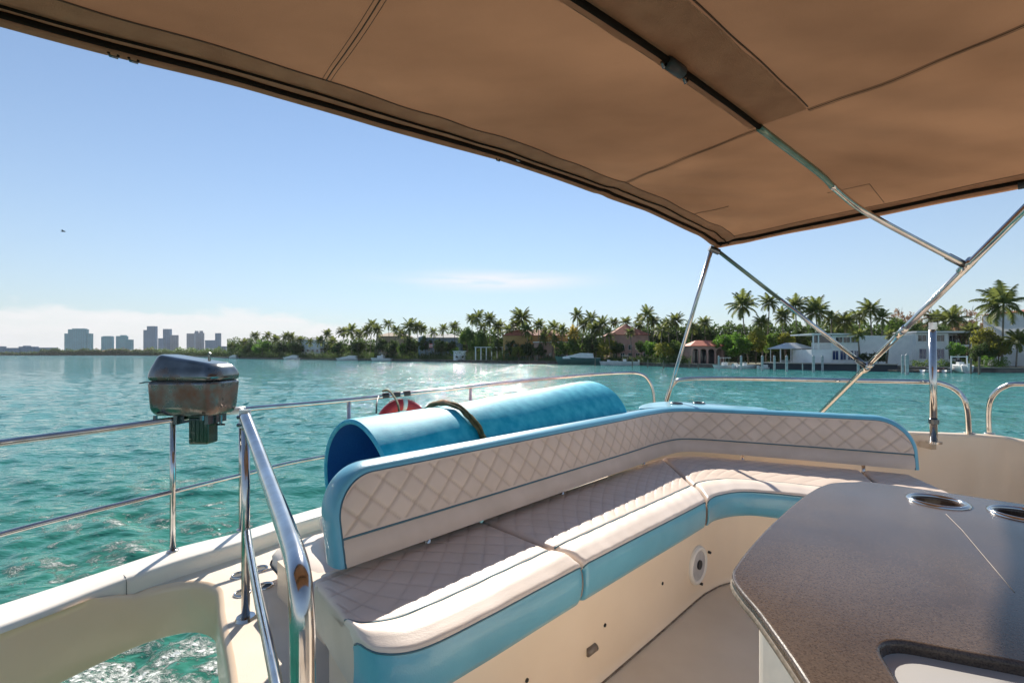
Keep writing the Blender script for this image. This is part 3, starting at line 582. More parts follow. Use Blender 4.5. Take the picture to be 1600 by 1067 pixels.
# background woods that read as one mass
def wood(px0, px1, top, off, kind, dens, hname, leaf=.45, tv=6):
    rs = np.random.RandomState(px0+int(top)); n = int((px1-px0)*dens); px = rs.uniform(px0, px1, n)
    D = np.array([shD(p) for p in px])+off+rs.uniform(-6, 6, n)
    tp = top+tv*np.sin(px*.21+px0)*np.sin(px*.087)+rs.normal(0, 1.3, n); zt = CZ-(tp-HZ)/F*D
    z = .6+(zt-.6)*rs.rand(n)**.95; S = leaf*rs.uniform(.5, 1.3, n)*(D/140)**.7
    V, Q = leaf_quads(np.stack([(px-800)/F*D, D, z], 1), S, rs)
    k = 60; pk = np.linspace(px0, px1, k); Dk = np.array([shD(p) for p in pk])+off; tk = (top+2)+tv*np.sin(pk*.21+px0)*np.sin(pk*.087)+rs.normal(0, .8, k)
    zk = .5+(CZ-(tk-HZ)/F*Dk-.5)*.8; X = (pk-800)/F*Dk; W0 = np.stack([X, Dk, np.full(k, .3)], 1); W1 = np.stack([X, Dk+rs.uniform(-.5, .5, k), zk], 1)
    a = np.arange(k-1)+len(V); q2 = np.stack([a, a+1, a+1+k, a+k], 1); V = np.concatenate([V, W0, W1]); Q = np.concatenate([Q, q2])
    o = link(hname, np_mesh(hname, V, Q), MT[kind]); o['kind'] = 'stuff'
wood(1000, 1620, 507, 44, 'leafd', 60, 'woodland_behind_houses', .5)
wood(700, 1060, 515, 46, 'leafd', 50, 'woodland_behind_houses')
wood(355, 720, 530, 30, 'leafd', 46, 'woodland_on_point', .4, 5)
wood(225, 380, 547.5, 60, 'leafd', 40, 'distant_tree_line', .35, 2.5)
wood(225, 345, 545, 160, 'leaf', 28, 'distant_tree_line', .35, 3)
wood(62, 240, 547, 20, 'leafd', 55, 'distant_tree_line', .42, 2)
wood(150, 240, 546.5, 24, 'leafr', 18, 'distant_tree_line', .42, 2)
wood(-500, 64, 551, 20, 'leafd', 26, 'distant_tree_line', .42, 1)
wood(1600, 2600, 505, 20, 'leafd', 30, 'woodland_beyond_villa', .6)
wood(365, 740, 551, 4, 'leafd', 40, 'shoreline_undergrowth', .22, 2)
wood(740, 1080, 556, 3, 'leafd', 30, 'shoreline_undergrowth', .18, 3)

# ------------------------------------------------------------------ buildings
def win(parent, x0, x1, z0, z1, y, m='glass', fm='wwall', mull=1, t=.06):
    """window set 12 cm proud frame around a recessed pane; y is the facade plane (local), camera side is -y"""
    b = B(); b.box(x0-t, x1+t, y-.10, y+.02, z0-t, z0); b.box(x0-t, x1+t, y-.10, y+.02, z1, z1+t)
    b.box(x0-t, x0, y-.10, y+.02, z0, z1); b.box(x1, x1+t, y-.10, y+.02, z0, z1)
    for k in range(mull): xm = x0+(x1-x0)*(k+1)/(mull+1); b.box(xm-.03, xm+.03, y-.08, y+.02, z0, z1)
    o = b.done('window', MT[fm], parent); B().box(x0, x1, y-.04, y-.01, z0, z1).done('pane', MT[m], o); return o
def hip(w, d, z, h, ov=.5, rw=None):
    rw = max(w-d, .5)/2 if rw is None else rw; W = w/2+ov; Dp = d/2+ov; b = B()
    V = [(-W, -Dp, z), (W, -Dp, z), (W, Dp, z), (-W, Dp, z), (-W, -Dp, z+.15), (W, -Dp, z+.15), (W, Dp, z+.15), (-W, Dp, z+.15), (-rw, 0, z+h), (rw, 0, z+h)]
    return b.add(V, [(0, 3, 2, 1), (0, 1, 5, 4), (1, 2, 6, 5), (2, 3, 7, 6), (3, 0, 4, 7), (4, 5, 9, 8), (6, 7, 8, 9), (5, 6, 9), (7, 4, 8)])
def house(px0, px1, top, off, label, wall, depth=9, roof=None, rh=1.8, wins=(), name='house', rz=0.0, ground=1.1, cat='house', wtrim='wwall', zb=None, wmat='glass'):
    """wins: rows of (n, z0, z1, width, mullions) counted over the facade"""
    px = (px0+px1)/2; D = shD(px)+off; W = (px1-px0)/F*D; z = CZ-(top-HZ)/F*D
    h = z-ground-(rh if roof else 0)
    o = thing(name, label, cat, tuple(gpt(px, D+depth/2, ground)), rz, None, True)
    B().box(-W/2, W/2, -depth/2, depth/2, -.4, h).done('wall', MT[wall], o)
    if roof: hip(W, depth, h+.003, rh).done('roof', MT[roof], o)
    else:
        B().box(-W/2-.35, W/2+.35, -depth/2-.5, depth/2+.3, h+.003, h+.28).done('roof', MT['wwall'], o)
    for row in wins:
        n, z0, z1, ww, mu = row[:5]; xa, xb = row[5:7] if len(row) > 5 else (-W/2, W/2)
        for i in range(n):
            xc = xa+(xb-xa)*(i+.5)/n; win(o, xc-ww/2, xc+ww/2, z0, z1, -depth/2, wmat, wtrim, mu)
    return o, W, h, depth
house(475, 511, 527, 22, 'far white house on the wooded point, half hidden by palms', 'wwall', 10, 'greyroof', 2, [(5, 4.4, 6.2, 1.6, 1), (5, 1, 3.2, 1.6, 1)])
house(592, 642, 519, 20, 'tan walled house with a pale tan roof behind the very full palm', 'tanw', 12, 'tanw', 2.6, [(5, 4.2, 6.2, 1.5, 1), (5, .8, 3, 1.7, 1)])
o, W, h, d = house(656, 722, 521, 16, 'blue grey house with a light grey roof behind the flag', 'blwall', 11, 'greyroof', 2.4, [(6, 4.4, 6.3, 1.5, 1), (5, .6, 3, 2.2, 1)])
house(709, 728, 549, 1, 'little white boathouse standing on the seawall', 'wwall', 3, None, 0, [(2, .9, 2.0, .9, 0)], name='boathouse', cat='boathouse')
o, W, h, d = house(785, 886, 514, 13, 'ochre orange house with balconies behind the palms', 'ochre', 12, 'redroof', 3.0, [(8, 4.8, 7.0, 1.6, 1), (8, .6, 3.2, 1.8, 1)])
for i in range(3):
    x = -W*.3+i*W*.3; b = B().box(x-2, x+2, -d/2-1.5, -d/2-.003, 3.7, 3.9).done('balcony', MT['tanw'], o)
    r = B(); r.box(x-2, x+2, -d/2-1.5, -d/2-1.44, 4.75, 4.85)
    for k in range(14): r.box(x-2+k*.3, x-1.95+k*.3, -d/2-1.48, -d/2-1.45, 3.9, 4.75)
    r.done('balustrade', MT['white'], b)
house(834, 886, 535, 7, 'pale wing with arched porch under the ochre house', 'pink', 5, None, 0, [(5, .5, 3.2, 1.5, 1)], cat='house')
o, W, h, d = house(948, 1007, 505, 12, 'pink house under a long red tiled hip roof', 'pink', 14, 'redroof', 4.6, [(5, 4.6, 6.4, 1.3, 1), (5, 1.0, 3.2, 1.5, 1)])
# salmon pavilion with three arches
D = shD(1097)+5; o = thing('pavilion', 'low salmon pavilion with arches and an orange red roof', 'pavilion', tuple(gpt(1098, D+3.5, 1.1)), 0, None, True)
W = 50/F*D; hh = 4-(541-HZ)/F*D-1.1; b = B()
def arch_wall(b, x0, x1, n, h, ah, y0, y1, pw=.5):
    """wall pierced by n round arches"""
    cell = (x1-x0)/n
    for i in range(n):
        a = x0+i*cell; r = cell/2-pw/2; cx = a+cell/2; sp_ = ah-r
        b.box(a, a+pw/2, y0, y1, 0, h); b.box(a+cell-pw/2, a+cell, y0, y1, 0, h)
        k = 8; pr = None
        for j in range(k+1):
            t = math.pi*j/k; X = cx-r*math.cos(t); Z = sp_+r*math.sin(t)
            if pr: b.add([(pr[0], y0, pr[1]), (X, y0, Z), (X, y0, h), (pr[0], y0, h), (pr[0], y1, pr[1]), (X, y1, Z), (X, y1, h), (pr[0], y1, h)],
                         [(0, 1, 2, 3), (4, 7, 6, 5), (0, 4, 5, 1), (3, 2, 6, 7)])
            pr = (X, Z)
arch_wall(b, -W/2, W/2, 4, hh, hh-.7, -3.5, -3.1); b.box(-W/2, W/2, 3.2, 3.5, 0, hh); b.box(-W/2, -W/2+.3, -3.097, 3.197, 0, hh); b.box(W/2-.3, W/2, -3.097, 3.197, 0, hh)
b.done('wall', MT['pink'], o); hip(W, 7, hh+.003, 1.9, .6, W*.22).done('roof', MT['orroof'], o); B().box(-W/2+.3, W/2-.3, 1, 1.1, 0, hh*.8).done('door', MT['glass'], o)
# white pergola
D = shD(764)+1.6; o = thing('pergola', 'white columned pergola on the waterfront left of the ochre house', 'pergola', tuple(gpt(764, D+1.5, 1.1)), 0, None, True)
W = 42/F*D; hh = 4-(542-HZ)/F*D-1.1
for s in range(6):
    for yy in (-1.5, 1.5): B().box(-W/2+s*W/5-.14, -W/2+s*W/5+.14, yy-.14, yy+.14, 0, hh-.3).done('column', MT['wwall'], o)
B().box(-W/2-.4, W/2+.4, -1.9, 1.9, hh-.297, hh).done('roof', MT['wwall'], o)
# gazebo
D = shD(1236)+3.4; o = thing('gazebo', 'open gazebo with a pale hipped roof on the dock side', 'gazebo', tuple(gpt(1236, D+2.5, 1.2)), 0, None, True)
W = 50/F*D; hh = 4-(545-HZ)/F*D-1.2
for s in range(4):
    for yy in (-2.3, 2.3): B().cyl((-W/2+s*W/3, yy, 0), .1, hh, 8).done('post', MT['wwall'], o)
hip(W, 4.8, hh+.003, 1.7, .55, W*.16).done('roof', mat('pale_blue_roof', (.62, .66, .72), .6), o)
b = B()
for k in range(int(W/.28)): b.box(-W/2+k*.28, -W/2+k*.28+.06, -2.33, -2.28, 0, 1.0)
b.box(-W/2, W/2, -2.36, -2.25, 1.0, 1.08); b.done('railing', MT['wwall'], o)
# white modern house: open roof terrace, glazed block, blank wing, right glazed block, open loggia
D = shD(1380)+9; o = thing('modern_house', 'long white flat roofed house with blue windows and roof terrace', 'house', tuple(gpt(1268, D, 1.1)), 0, None, True)
def hx(px): return (px-1268)/F*D
def hz(py): return 4-(py-HZ)/F*D-1.1
b = B(); b.box(0, hx(1300), 0, 8, -.3, hz(546)); b.box(hx(1300), hx(1345), 0.3, 8, -.3, hz(523.5)); b.box(hx(1345)+.002, hx(1431), 1.2, 9, -.3, hz(524)); b.box(hx(1431)+.002, hx(1482), 0, 8, -.3, hz(520.5)); b.box(hx(1482)+.002, hx(1518), 3, 8, -.3, hz(521)); b.done('wall', MT['wwall'], o)
b = B(); b.box(-.4, hx(1346), -.8, 8.3, hz(523)+.003, hz(521)); b.done('roof', MT['wwall'], o)
b = B(); b.box(hx(1428), hx(1520), -.8, 8.3, hz(520)+.003, hz(517.5)); b.done('roof', MT['wwall'], o)
for px in (1270, 1278): B().box(hx(px)-.12, hx(px)+.12, -.3, 0-.05, hz(546), hz(523)).done('column', MT['wwall'], o)
B().box(hx(1514), hx(1517.5), -.3, 0.1, 0, hz(520)).done('column', MT['wwall'], o)
B().box(hx(1482)+.004, hx(1514)-.004, -.3, 2.99, hz(541.5), hz(538.5)).done('balcony', MT['wwall'], o)
b = B(); b.box(0, hx(1300), -.12, -.06, hz(537), hz(536.4))
for k in range(14): x = k*hx(1300)/13; b.box(x-.03, x+.03, -.1, -.06, hz(546)+.003, hz(537))
b.done('railing', MT['wwall'], o)
B().box(.3, hx(1299), -.02, .5, hz(535.5), hz(524.5)).done('opening', MT['glass'], o)
for a, c, t, u in ((1307, 1317, 527, 535), (1319, 1329, 527, 535), (1331, 1343, 527, 535), (1302, 1311, 548, 562), (1314, 1323, 548, 562), (1326, 1334, 548, 562), (1336, 1343, 548, 562),
                   (1434, 1447, 523.5, 533), (1449, 1458, 523.5, 533), (1463, 1475, 523.5, 533), (1436, 1447, 545, 560), (1450, 1459, 545, 560), (1463, 1475, 545, 560)):
    win(o, hx(a), hx(c), hz(u), hz(t), 0.297 if a < 1400 else -.003, 'bglass' if t > 540 else 'glass', 'wwall', 1)
for a, c in ((1486, 1497), (1500, 1511)): win(o, hx(a), hx(c), hz(536), hz(524), 2.997, 'glass', 'wwall', 1)
for a, c in ((1486, 1497), (1500, 1511)): win(o, hx(a), hx(c), hz(561), hz(546), 2.997, 'glass', 'wwall', 1)
# right hand villa
o, W, h, d = house(1573, 1680, 478, 10, 'tall white villa with a red tiled edge at the right border', 'wwall', 12, 'redroof', 1.2, [(4, 8.5, 10.6, 1.6, 1), (4, 4.6, 6.8, 1.6, 1), (4, .6, 3.2, 1.8, 1)], ground=1.2)
for k in range(3):
    b = B(); arch_wall(b, -W/2-1.2, -W/2-.02, 1, 3.2, 2.7, 0, .3, .3)
    if k == 0: q = b.done('loggia', MT['pink'], o); q.location = (0, -d/2-.35, 5.0)
# dock with a dark sheet below its deck
D = shD(1300)-4; o = thing('dock', 'long pale dock in front of the gazebo and the white house', 'dock', tuple(gpt(1300, D, 0)))
a, c = gpt(1188, shD(1188)-3.4, 0), gpt(1402, shD(1402)-3.4, 0); dr = (c-a).normalized(); nn = Vector((-dr.y, dr.x, 0))
def plank(b, p, q, w_, z0, z1): b.add([(*(p.xy), z0), (*(q.xy), z0), (*((q+nn*w_).xy), z0), (*((p+nn*w_).xy), z0), (*(p.xy), z1), (*(q.xy), z1), (*((q+nn*w_).xy), z1), (*((p+nn*w_).xy), z1)], [(0, 3, 2, 1), (4, 5, 6, 7), (0, 1, 5, 4), (1, 2, 6, 5), (2, 3, 7, 6), (3, 0, 4, 7)])
b = B(); plank(b, a, c, 3.2, 1.55, 1.8); b.done('deck', mat('pale_dock_boards', (.50, .44, .40), .8, c2=(.40, .35, .31), ns=1), o)
b = B(); plank(b, a+nn*.8, c+nn*.8, .2, -.5, 1.54); b.done('under_deck', mat('dark_blue_under_deck', (.035, .05, .07), .8), o)  # dark sheet set back beneath the deck
def piling(px, top, bot, label, r=.2, m='piling', off=None, cat='piling', cap=True):
    D = 4*F/(bot-HZ) if off is None else shD(px)+off; z = CZ-(top-HZ)/F*D
    o = thing('piling', label, cat, tuple(gpt(px, D, 0)), 0, None, True)
    B().cyl((0, 0, -1.2), r, z+1.2, 10).done('post', MT[m], o, False); 
    if cap: B().cyl((0, 0, z+.002), r*1.12, .32, 10, .03).done('cap', MT['piling'], o)
for a in ((1123, 557, 578, 'pale piling at the bow of the first white skiff', .22), (1158, 557, 578, 'pale piling between the two white skiffs', .26), (1191, 557, 579, 'pale piling at the left end of the long dock', .26),
          (1210, 557, 579, 'pale piling in front of the gazebo, left one', .26), (1229, 557, 580.5, 'pale piling in front of the gazebo, right one', .28), (1271, 557, 581, 'pale piling below the left end of the white house', .28),
          (1285, 557, 579, 'pale piling just right of the one below the left end of the white house', .26), (1341, 568, 583, 'short pale piling beneath the bimini leg joint', .24),
          (1410, 556, 583, 'left one of the paired white pilings at the ramp', .22), (1417, 555, 585, 'right one of the paired white pilings at the ramp', .3),
          (1254, 569, 579, 'small pale stub piling under the dock between gazebo and house', .12)): piling(*a)
for a in ((1037, 564, 576, 'dark piling left of the steel strut'), (1091, 568, 577, 'dark short piling before the salmon pavilion'), (988, 560, 573.5, 'dark piling right of the white boat with the tower'), (1077, 563, 575, 'dark piling at the left corner of the salmon pavilion'),
          (736, 557, 566.5, 'thin dark piling left of the pergola'), (827, 558, 568.5, 'dark piling before the left corner of the ochre house'), (810, 559, 568, 'dark piling near the foot of the tallest wide palm'), (930, 557, 572, 'dark piling off the stern of the moored yacht'), (1012, 562, 574, 'dark piling before the bright tree by the pink house'),
          (1517, 560, 584, 'brown post left of the tall brown post by the boat lift'), (1530, 557, 585, 'tall brown post right of the boat on the lift')): piling(*a, .16, 'wood', None, 'piling', False)

# ------------------------------------------------------------------ skyline
def towermat(name, c, c2, fl):
    m = mat(name, c, .5, c2=c2, ns=.02); t = m.node_tree; p = t.nodes['Principled BSDF']; mixn = [n for n in t.nodes if n.type == 'MIX'][0]
    tcn = [n for n in t.nodes if n.type == 'TEX_COORD'][0]; br = t.nodes.new('ShaderNodeTexBrick'); br.inputs['Scale'].default_value = 1
    br.inputs['Brick Width'].default_value = 9; br.inputs['Row Height'].default_value = fl; br.inputs['Mortar Size'].default_value = .9; br.offset = 0
    mp = t.nodes.new('ShaderNodeMapping'); mp.inputs['Rotation'].default_value = (R_(90), 0, 0); t.links.new(tcn.outputs['Object'], mp.inputs[0]); t.links.new(mp.outputs[0], br.inputs['Vector'])
    br.inputs['Color1'].default_value = (.55, .55, .55, 1); br.inputs['Color2'].default_value = (.7, .7, .7, 1); br.inputs['Mortar'].default_value = (1.15, 1.15, 1.15, 1)
    x = t.nodes.new('ShaderNodeMix'); x.data_type = 'RGBA'; x.blend_type = 'MULTIPLY'; x.inputs[0].default_value = 1
    t.links.new(mixn.outputs[2], x.inputs[6]); t.links.new(br.outputs[0], x.inputs[7]); t.links.new(x.outputs[2], p.inputs['Base Color']); return m
TM = [towermat('teal_tower', (.10, .40, .47), (.08, .34, .42), 4), towermat('slate_tower', (.17, .29, .42), (.13, .24, .36), 4), towermat('pale_tower', (.30, .34, .40), (.26, .30, .36), 4)]
def tower(segs, label, mi, D=2300, name='tower_block'):
    px = sum((s[0]+s[1])/2 for s in segs)/len(segs); o = thing(name, label, 'tower' if name != 'low_building' else 'building', tuple(gpt(px, D, 2)), 0, None, True)
    for k, (a, c, t) in enumerate(segs):
        z = CZ-(t-HZ)/F*D-2; W = (c-a)/F*D; xc = ((a+c)/2-px)/F*D
        B().box(xc-W/2, xc+W/2, k*1.5, k*1.5+14, -1, z).done('block', TM[mi], o)
    return o
tower([(106, 135, 514.5), (100, 108.5, 521), (133, 141, 521), (111, 131, 513.2)], 'wide teal tower with stepped shoulders, leftmost of the skyline', 0)
tower([(158, 174.5, 526), (160, 173, 525)], 'short blocky teal tower second in the skyline', 0)
tower([(181, 197, 525), (195, 205, 530.5), (187, 194, 523.5)], 'teal tower with a lower step on its right', 0)
tower([(229.5, 243, 509.6), (223.5, 231, 515.5)], 'tallest slate blue tower of the skyline', 1)
tower([(254.5, 265.5, 514)], 'slim slate tower right of the tallest one', 1)
tower([(247, 256, 528.5)], 'low slate block at the foot of the slim slate tower', 1, 2250)
tower([(266, 276, 523.5)], 'pale block right of the slim slate tower', 2)
tower([(291.5, 303, 521)], 'pale tower left of the spired pair', 2)
tower([(303, 316.5, 520), (304, 307, 516.8), (311, 314, 516.8)], 'greyish tower with two small spires', 2, 2350)
tower([(336, 343, 520.5), (320, 336, 531.5)], 'slim tower with a long low podium at the skyline right end', 1)
tower([(6, 30, 543.5), (28, 52, 541.5), (50, 82, 543), (33, 38, 540)], 'long low grey building on the far shore', 1, 1300, 'low_building')
tower([(-40, 2, 541)], 'low building cut by the left border', 1, 1350, 'low_building')
tower([(340, 352, 541)], 'small pale building behind the tip of the wooded point', 2, 1000, 'low_building')

# ------------------------------------------------------------------ boats
def hull(L, Wd, h, bow=1.25, dr=.3, flare=.82):
    """hull loft along local x (bow at +x); waterline z=0"""
    b = B(); rows = []; n = 12
    for i in range(n+1):
        t = i/n; x = -L/2+L*t; wv = Wd/2*(1-max(0, (t-.45)/.55)**2.2)+.02; sh = h*(1+(bow-1)*t*t); fl = flare if t < .9 else .7; rk = .09*L*max(0, (t-.6)/.4)**2
        rows.append([(x+rk, -wv, sh), (x, -wv*fl, .0), (x-rk*.5, -wv*fl*.5, -dr), (x-rk*.5, 0, -dr*1.1), (x-rk*.5, wv*fl*.5, -dr), (x, wv*fl, 0), (x+rk, wv, sh)])
    b.grid(rows); b.F.append(tuple(range(7)))
    rows2 = [[(r[0][0], r[0][1]*.93, r[0][2]-.12), (r[0][0], 0, r[0][2]-.10), (r[6][0], r[6][1]*.93, r[6][2]-.12)] for r in rows]
    d = B(); d.grid(rows2, True); return b, d
def boat(px, off, L, Wd, h, rz, label, kind, name='boat', z=0, hm='bhull', group=None):
    D = shD(px)+off; o = thing(name, label, 'boat', tuple(gpt(px, D, z)), rz, group, True)
    b, d = hull(L, Wd, h); b.done('hull', MT[hm], o, True); d.done('deck', MT['bhull'], o)
    rail = B().tube([(-L/2, -Wd/2, h), (L*.1, -Wd/2, h*1.03)], .04, 6); rail.tube([(-L/2, Wd/2, h), (L*.1, Wd/2, h*1.03)], .04, 6); rail.done('gunwale', MT['bhull'], o)
    if kind == 'open':
        B().box(-.5, .45, -.45, .45, h-.25, h+.75).done('console', MT['bhull'], o); B().add([(.3, -.45, h+.75), (.3, .45, h+.75), (.0, .42, h+1.2), (.0, -.42, h+1.2)], [(0, 1, 2, 3)]).done('windscreen', MT['glass'], o)
        B().box(-L/2-.5, -L/2-.02, -.28, .28, h*.1, h+.5).done('outboard_motor', MT['bhull'], o); B().box(-1.6, -1.1, -.5, .5, h-.2, h+.3).done('seat', MT['wwall'], o)
    if kind == 'ttop':
        B().box(-.6, .6, -.5, .5, h-.25, h+.9).done('console', MT['bhull'], o); t = B().box(-1.3, 1.1, -.95, .95, h+2.1, h+2.2).done('hard_top', MT['bhull'], o)
        for sx in (-.9, .8):
            for sy in (-.75, .75): B().tube([(sx, sy, h-.1), (sx*.9, sy, h+2.1)], .035, 6).done('top_post', MT['steel'], o)
        for sy in (-.35, .35): B().box(-L/2-.6, -L/2-.02, sy-.22, sy+.22, h*.1, h+.6).done('outboard_motor', MT['bhull'], o)
    if kind == 'cruiser':
        b = B(); H = h*1.0
        prof = [(-L*.34, H+.1), (-L*.32, H+1.75), (-L*.02, H+1.9), (L*.14, H+1.2), (L*.40, H+.45)]
        rows = [[(x, -Wd*.40, H*.9), (x, -Wd*.36+.0, zz), (x, Wd*.36, zz), (x, Wd*.40, H*.9)] for x, zz in prof]; b.grid(rows, False); b.F.append((0, 1, 2, 3)); b.done('cabin', MT['bhull'], o)
        B().add([(-L*.24, -Wd*.40-.02, H+.55), (L*.16, -Wd*.40-.02, H+.45), (L*.02, -Wd*.385-.03, H+1.25), (-L*.24, -Wd*.385-.03, H+1.3)], [(0, 1, 2, 3)]).done('side_window', MT['glass'], o)
        B().tube([(-L*.2, 0, H+1.6), (-L*.22, 0, H+2.4)], .04, 6).done('mast', MT['steel'], o)
        B().tube(smooth([(L*.18, -Wd*.38, h*1.1), (L*.3, -Wd*.30, h*1.1+.75), (L*.46, -Wd*.06, h*1.25+.7)], 4), .03, 5).done('bow_rail', MT['steel'], o)
    if kind == 'tower':
        B().box(-L*.1, L*.2, -Wd*.36, Wd*.36, h-.1, h+1.5).done('cabin', MT['bhull'], o); B().box(-L*.08, L*.12, -Wd*.37, -Wd*.365, h+.6, h+1.2).done('side_window', MT['glass'], o)
        B().box(-L*.12, L*.1, -Wd*.36, Wd*.36, h+3.0, h+3.1).done('hard_top', MT['bhull'], o); B().box(-.6, .5, -.6, .6, h+1.503, h+2.3).done('flybridge', MT['bhull'], o)
        for sx in (-L*.1, L*.08):
            for sy in (-Wd*.32, Wd*.32): B().tube([(sx, sy, h+1.5), (sx, sy, h+3.0)], .04, 6).done('top_post', MT['steel'], o)
        B().tube([(-L*.05, Wd*.3, h+1.5), (-L*.15, Wd*.5, h+5.0)], .03, 5).done('outrigger', MT['steel'], o)
    return o
boat(365, -4, 9, 3, 1.3, 2.9, 'white boat moored at the tip of the wooded point', 'cruiser')
boat(457, -4, 12, 3.6, 1.3, 3.1, 'small white cruiser moored below the wooded point', 'cruiser')
boat(546, -4, 15, 3.4, 1.2, 3.14, 'low grey white boat moored under the big dense palm', 'cruiser')
boat(597, -5, 12, 4.0, 1.5, 3.0, 'white fishing boat with a tower at the seawall', 'tower')
boat(905, -5, 15.5, 4.4, 2.5, 3.05, 'long sleek yacht with a dark green hull moored mid shore', 'cruiser', 'yacht', 0, 'thull')
boat(976, -4, 9, 3, 1.3, 2.9, 'white boat with a hard top right of the sleek yacht', 'ttop')
boat(951, -3, 6, 2.4, 1.1, 2.6, 'small pale blue boat between yacht and hard top boat', 'open')
boat(1132, -4, 6.2, 2.3, .8, 3.3, 'white skiff with a small canopy before the bright green tree', 'ttop')
boat(1163, -4, 6.5, 2.3, .8, .25, 'white open skiff right of the canopied skiff', 'open')
boat(1196, -3, 3.6, 1.3, .4, .1, 'low grey dinghy at the left end of the dock', 'open', 'dinghy')
boat(1500, -4, 4.4, 2.2, 1.2, 1.35, 'white boat raised on a lift in front of the low hedge', 'open', z=.35)
# boat lift frame, floating docks and jet skis at the ramp
D = shD(1500)-4; o = thing('boat_lift', 'white frame of the boat lift around the raised boat', 'boat lift', tuple(gpt(1500, D, 0)), 0, None, True)
for sx in (-1.9, 1.5): B().box(sx-.09, sx+.09, -.1, .1, -1, 3.6).done('post', MT['bhull'], o)
B().box(-1.8, 1.4, -.08, .08, 3.3, 3.5).done('beam', MT['bhull'], o)
D = shD(1425)-3; o = thing('floating_dock', 'dark floating dock by the paired white pilings', 'dock', tuple(gpt(1425, D, 0)), 0, None, True)
B().box(-4.5, 4.5, -1.2, 1.2, .15, .5).done('deck', MT['wood'], o)
for k in range(4): B().box(-4.2+k*2.4, -3.0+k*2.4, -1, 1, -.3, .147).done('float', MT['dark'], o)
for px, lab, m in ((1448, 'grey jet ski on its float left of the steel pole', 'bhull'), (1470, 'pinkish jet ski right of the steel pole', 'pink'), (1482, 'pale jet ski next to the raised boat', 'bhull')):
    D = shD(px)-4; o = thing('jet_ski', lab, 'jet ski', tuple(gpt(px, D, .15)), .3, None, True)
    b, d = hull(2.9, 1.1, .45, 1.3, .15); b.done('hull', MT[m], o, True); B().box(-.9, .3, -.2, .2, .4, .75).done('seat', MT['dark'], o); B().tube([(.35, -.35, .95), (.35, .35, .95)], .03, 6).done('handlebar', MT['dark'], o); B().box(.3, .75, -.3, .3, .4, .85).done('cowl', MT[m], o)
# flag
D = shD(672)+2; o = thing('flag', 'red and white flag on a pole beside the blue grey house', 'flag', tuple(gpt(670.5, D, 1)), 0, None, True)
B().cyl((0, 0, 0), .06, 4-(534-HZ)/F*D-1, 8).done('pole', MT['white'], o)
zt = 4-(537-HZ)/F*D-1
for k in range(5): B().box(.08, 1.9, -.02, .02, zt-.42*(k+1), zt-.42*k-.002).done('stripe', MT['red2'] if k % 2 == 0 else MT['white'], o)
# bird
o = thing('bird', 'tiny dark bird flying in the left part of the sky', 'bird', tuple(P(99, 362, 60)), .4, None, True)
B().tube([(-.28, 0, 0), (-.15, 0, .02), (.1, 0, .03), (.25, 0, .02)], [.01, .07, .07, .02], 8).done('body', MT['dark'], o, True)
for s in (-1, 1): B().add([(.08, 0, .04), (-.08, 0, .04), (-.1, s*.3, .18), (.03, s*.3, .19), (-.12, s*.62, .06)], [(0, 1, 2, 3), (3, 2, 4)]).done('wing', MT['dark'], o)
# ------------------------------------------------------------------ sea air
HB = B().box(-6300, 6300, -6300, 6300, -3.5, 190); hz_o = HB.done('haze', None); hz_o['kind'] = 'stuff'
hm = bpy.data.materials.new('sea_haze'); hm.use_nodes = True; ht = hm.node_tree; ht.nodes.clear()
hv = ht.nodes.new('ShaderNodeVolumePrincipled'); hv.inputs['Color'].default_value = (.86, .90, .96, 1); hv.inputs['Density'].default_value = .00006; hv.inputs['Anisotropy'].default_value = .0
ho = ht.nodes.new('ShaderNodeOutputMaterial'); ht.links.new(hv.outputs[0], ho.inputs['Volume']); hz_o.data.materials.append(hm)
# ================================================================== THE YACHT WE STAND ON (flybridge)
ZD, ZF = -1.2, -1.35
def g2(px, py, z): v = G(px, py, z); return (v.x, v.y)
yt = thing('motor_yacht', 'cream flybridge deck, bulwark and seat base of the yacht in the foreground', 'yacht', (0, 0, CZ+ZF))
# outline of the stairwell opening (left), deck beyond it
bi = [(-3.3, .4), (-2.62, 1.1), (-2.30, 1.53), (-2.085, 1.853), (-1.954, 2.168), (-1.823, 2.40), (-1.70, 2.56), (-1.589, 2.71), (-1.343, 3.08), (-.85, 3.62), (-.1, 4.28), (.75, 4.78), (1.3, 4.98)]
bo = [(-3.6, .62), (-2.84, 1.3), (-2.50, 1.73), (-2.292, 2.037), (-2.14, 2.30), (-1.99, 2.573), (-1.86, 2.72), (-1.70, 2.885), (-1.45, 3.27), (-.95, 3.83), (-.18, 4.5), (.7, 5.0), (1.36, 5.2)]
bi_s = smooth([(x, y, 0) for x, y in bi], 6); bo_s = smooth([(x, y, 0) for x, y in bo], 6)
rows = []
for p, q in zip(bi_s, bo_s):
    d = (q-p).normalized(); zt = -1.11; r = []
    r.append(Rl(p.x, p.y, ZD-.02)); 
    for t, zz in ((.0, zt-.03), (.003, zt-.014), (.01, zt-.004), (.025, zt)): r.append(Rl(p.x+d.x*t, p.y+d.y*t, zz))
    for t, zz in ((-.05, zt+.004), (-.02, zt-.004), (0, zt-.02), (.012, zt-.10), (.02, zt-.45)): r.append(Rl(q.x+d.x*t, q.y+d.y*t, zz))
    rows.append(r)
B().grid(rows).done('bulwark', MT['white'], yt, True)
# joint in the bulwark
j = bi_s[26]; jo = bo_s[26]; d = (jo-j).normalized()
B().tube([Rl(j.x-d.x*.003, j.y-d.y*.003, -1.45), Rl(j.x-d.x*.003, j.y-d.y*.003, -1.125), Rl(j.x+d.x*.02, j.y+d.y*.02, -1.1085), Rl(jo.x, jo.y, -1.12)], .0016, 5).done('joint', MT['conc'], yt)
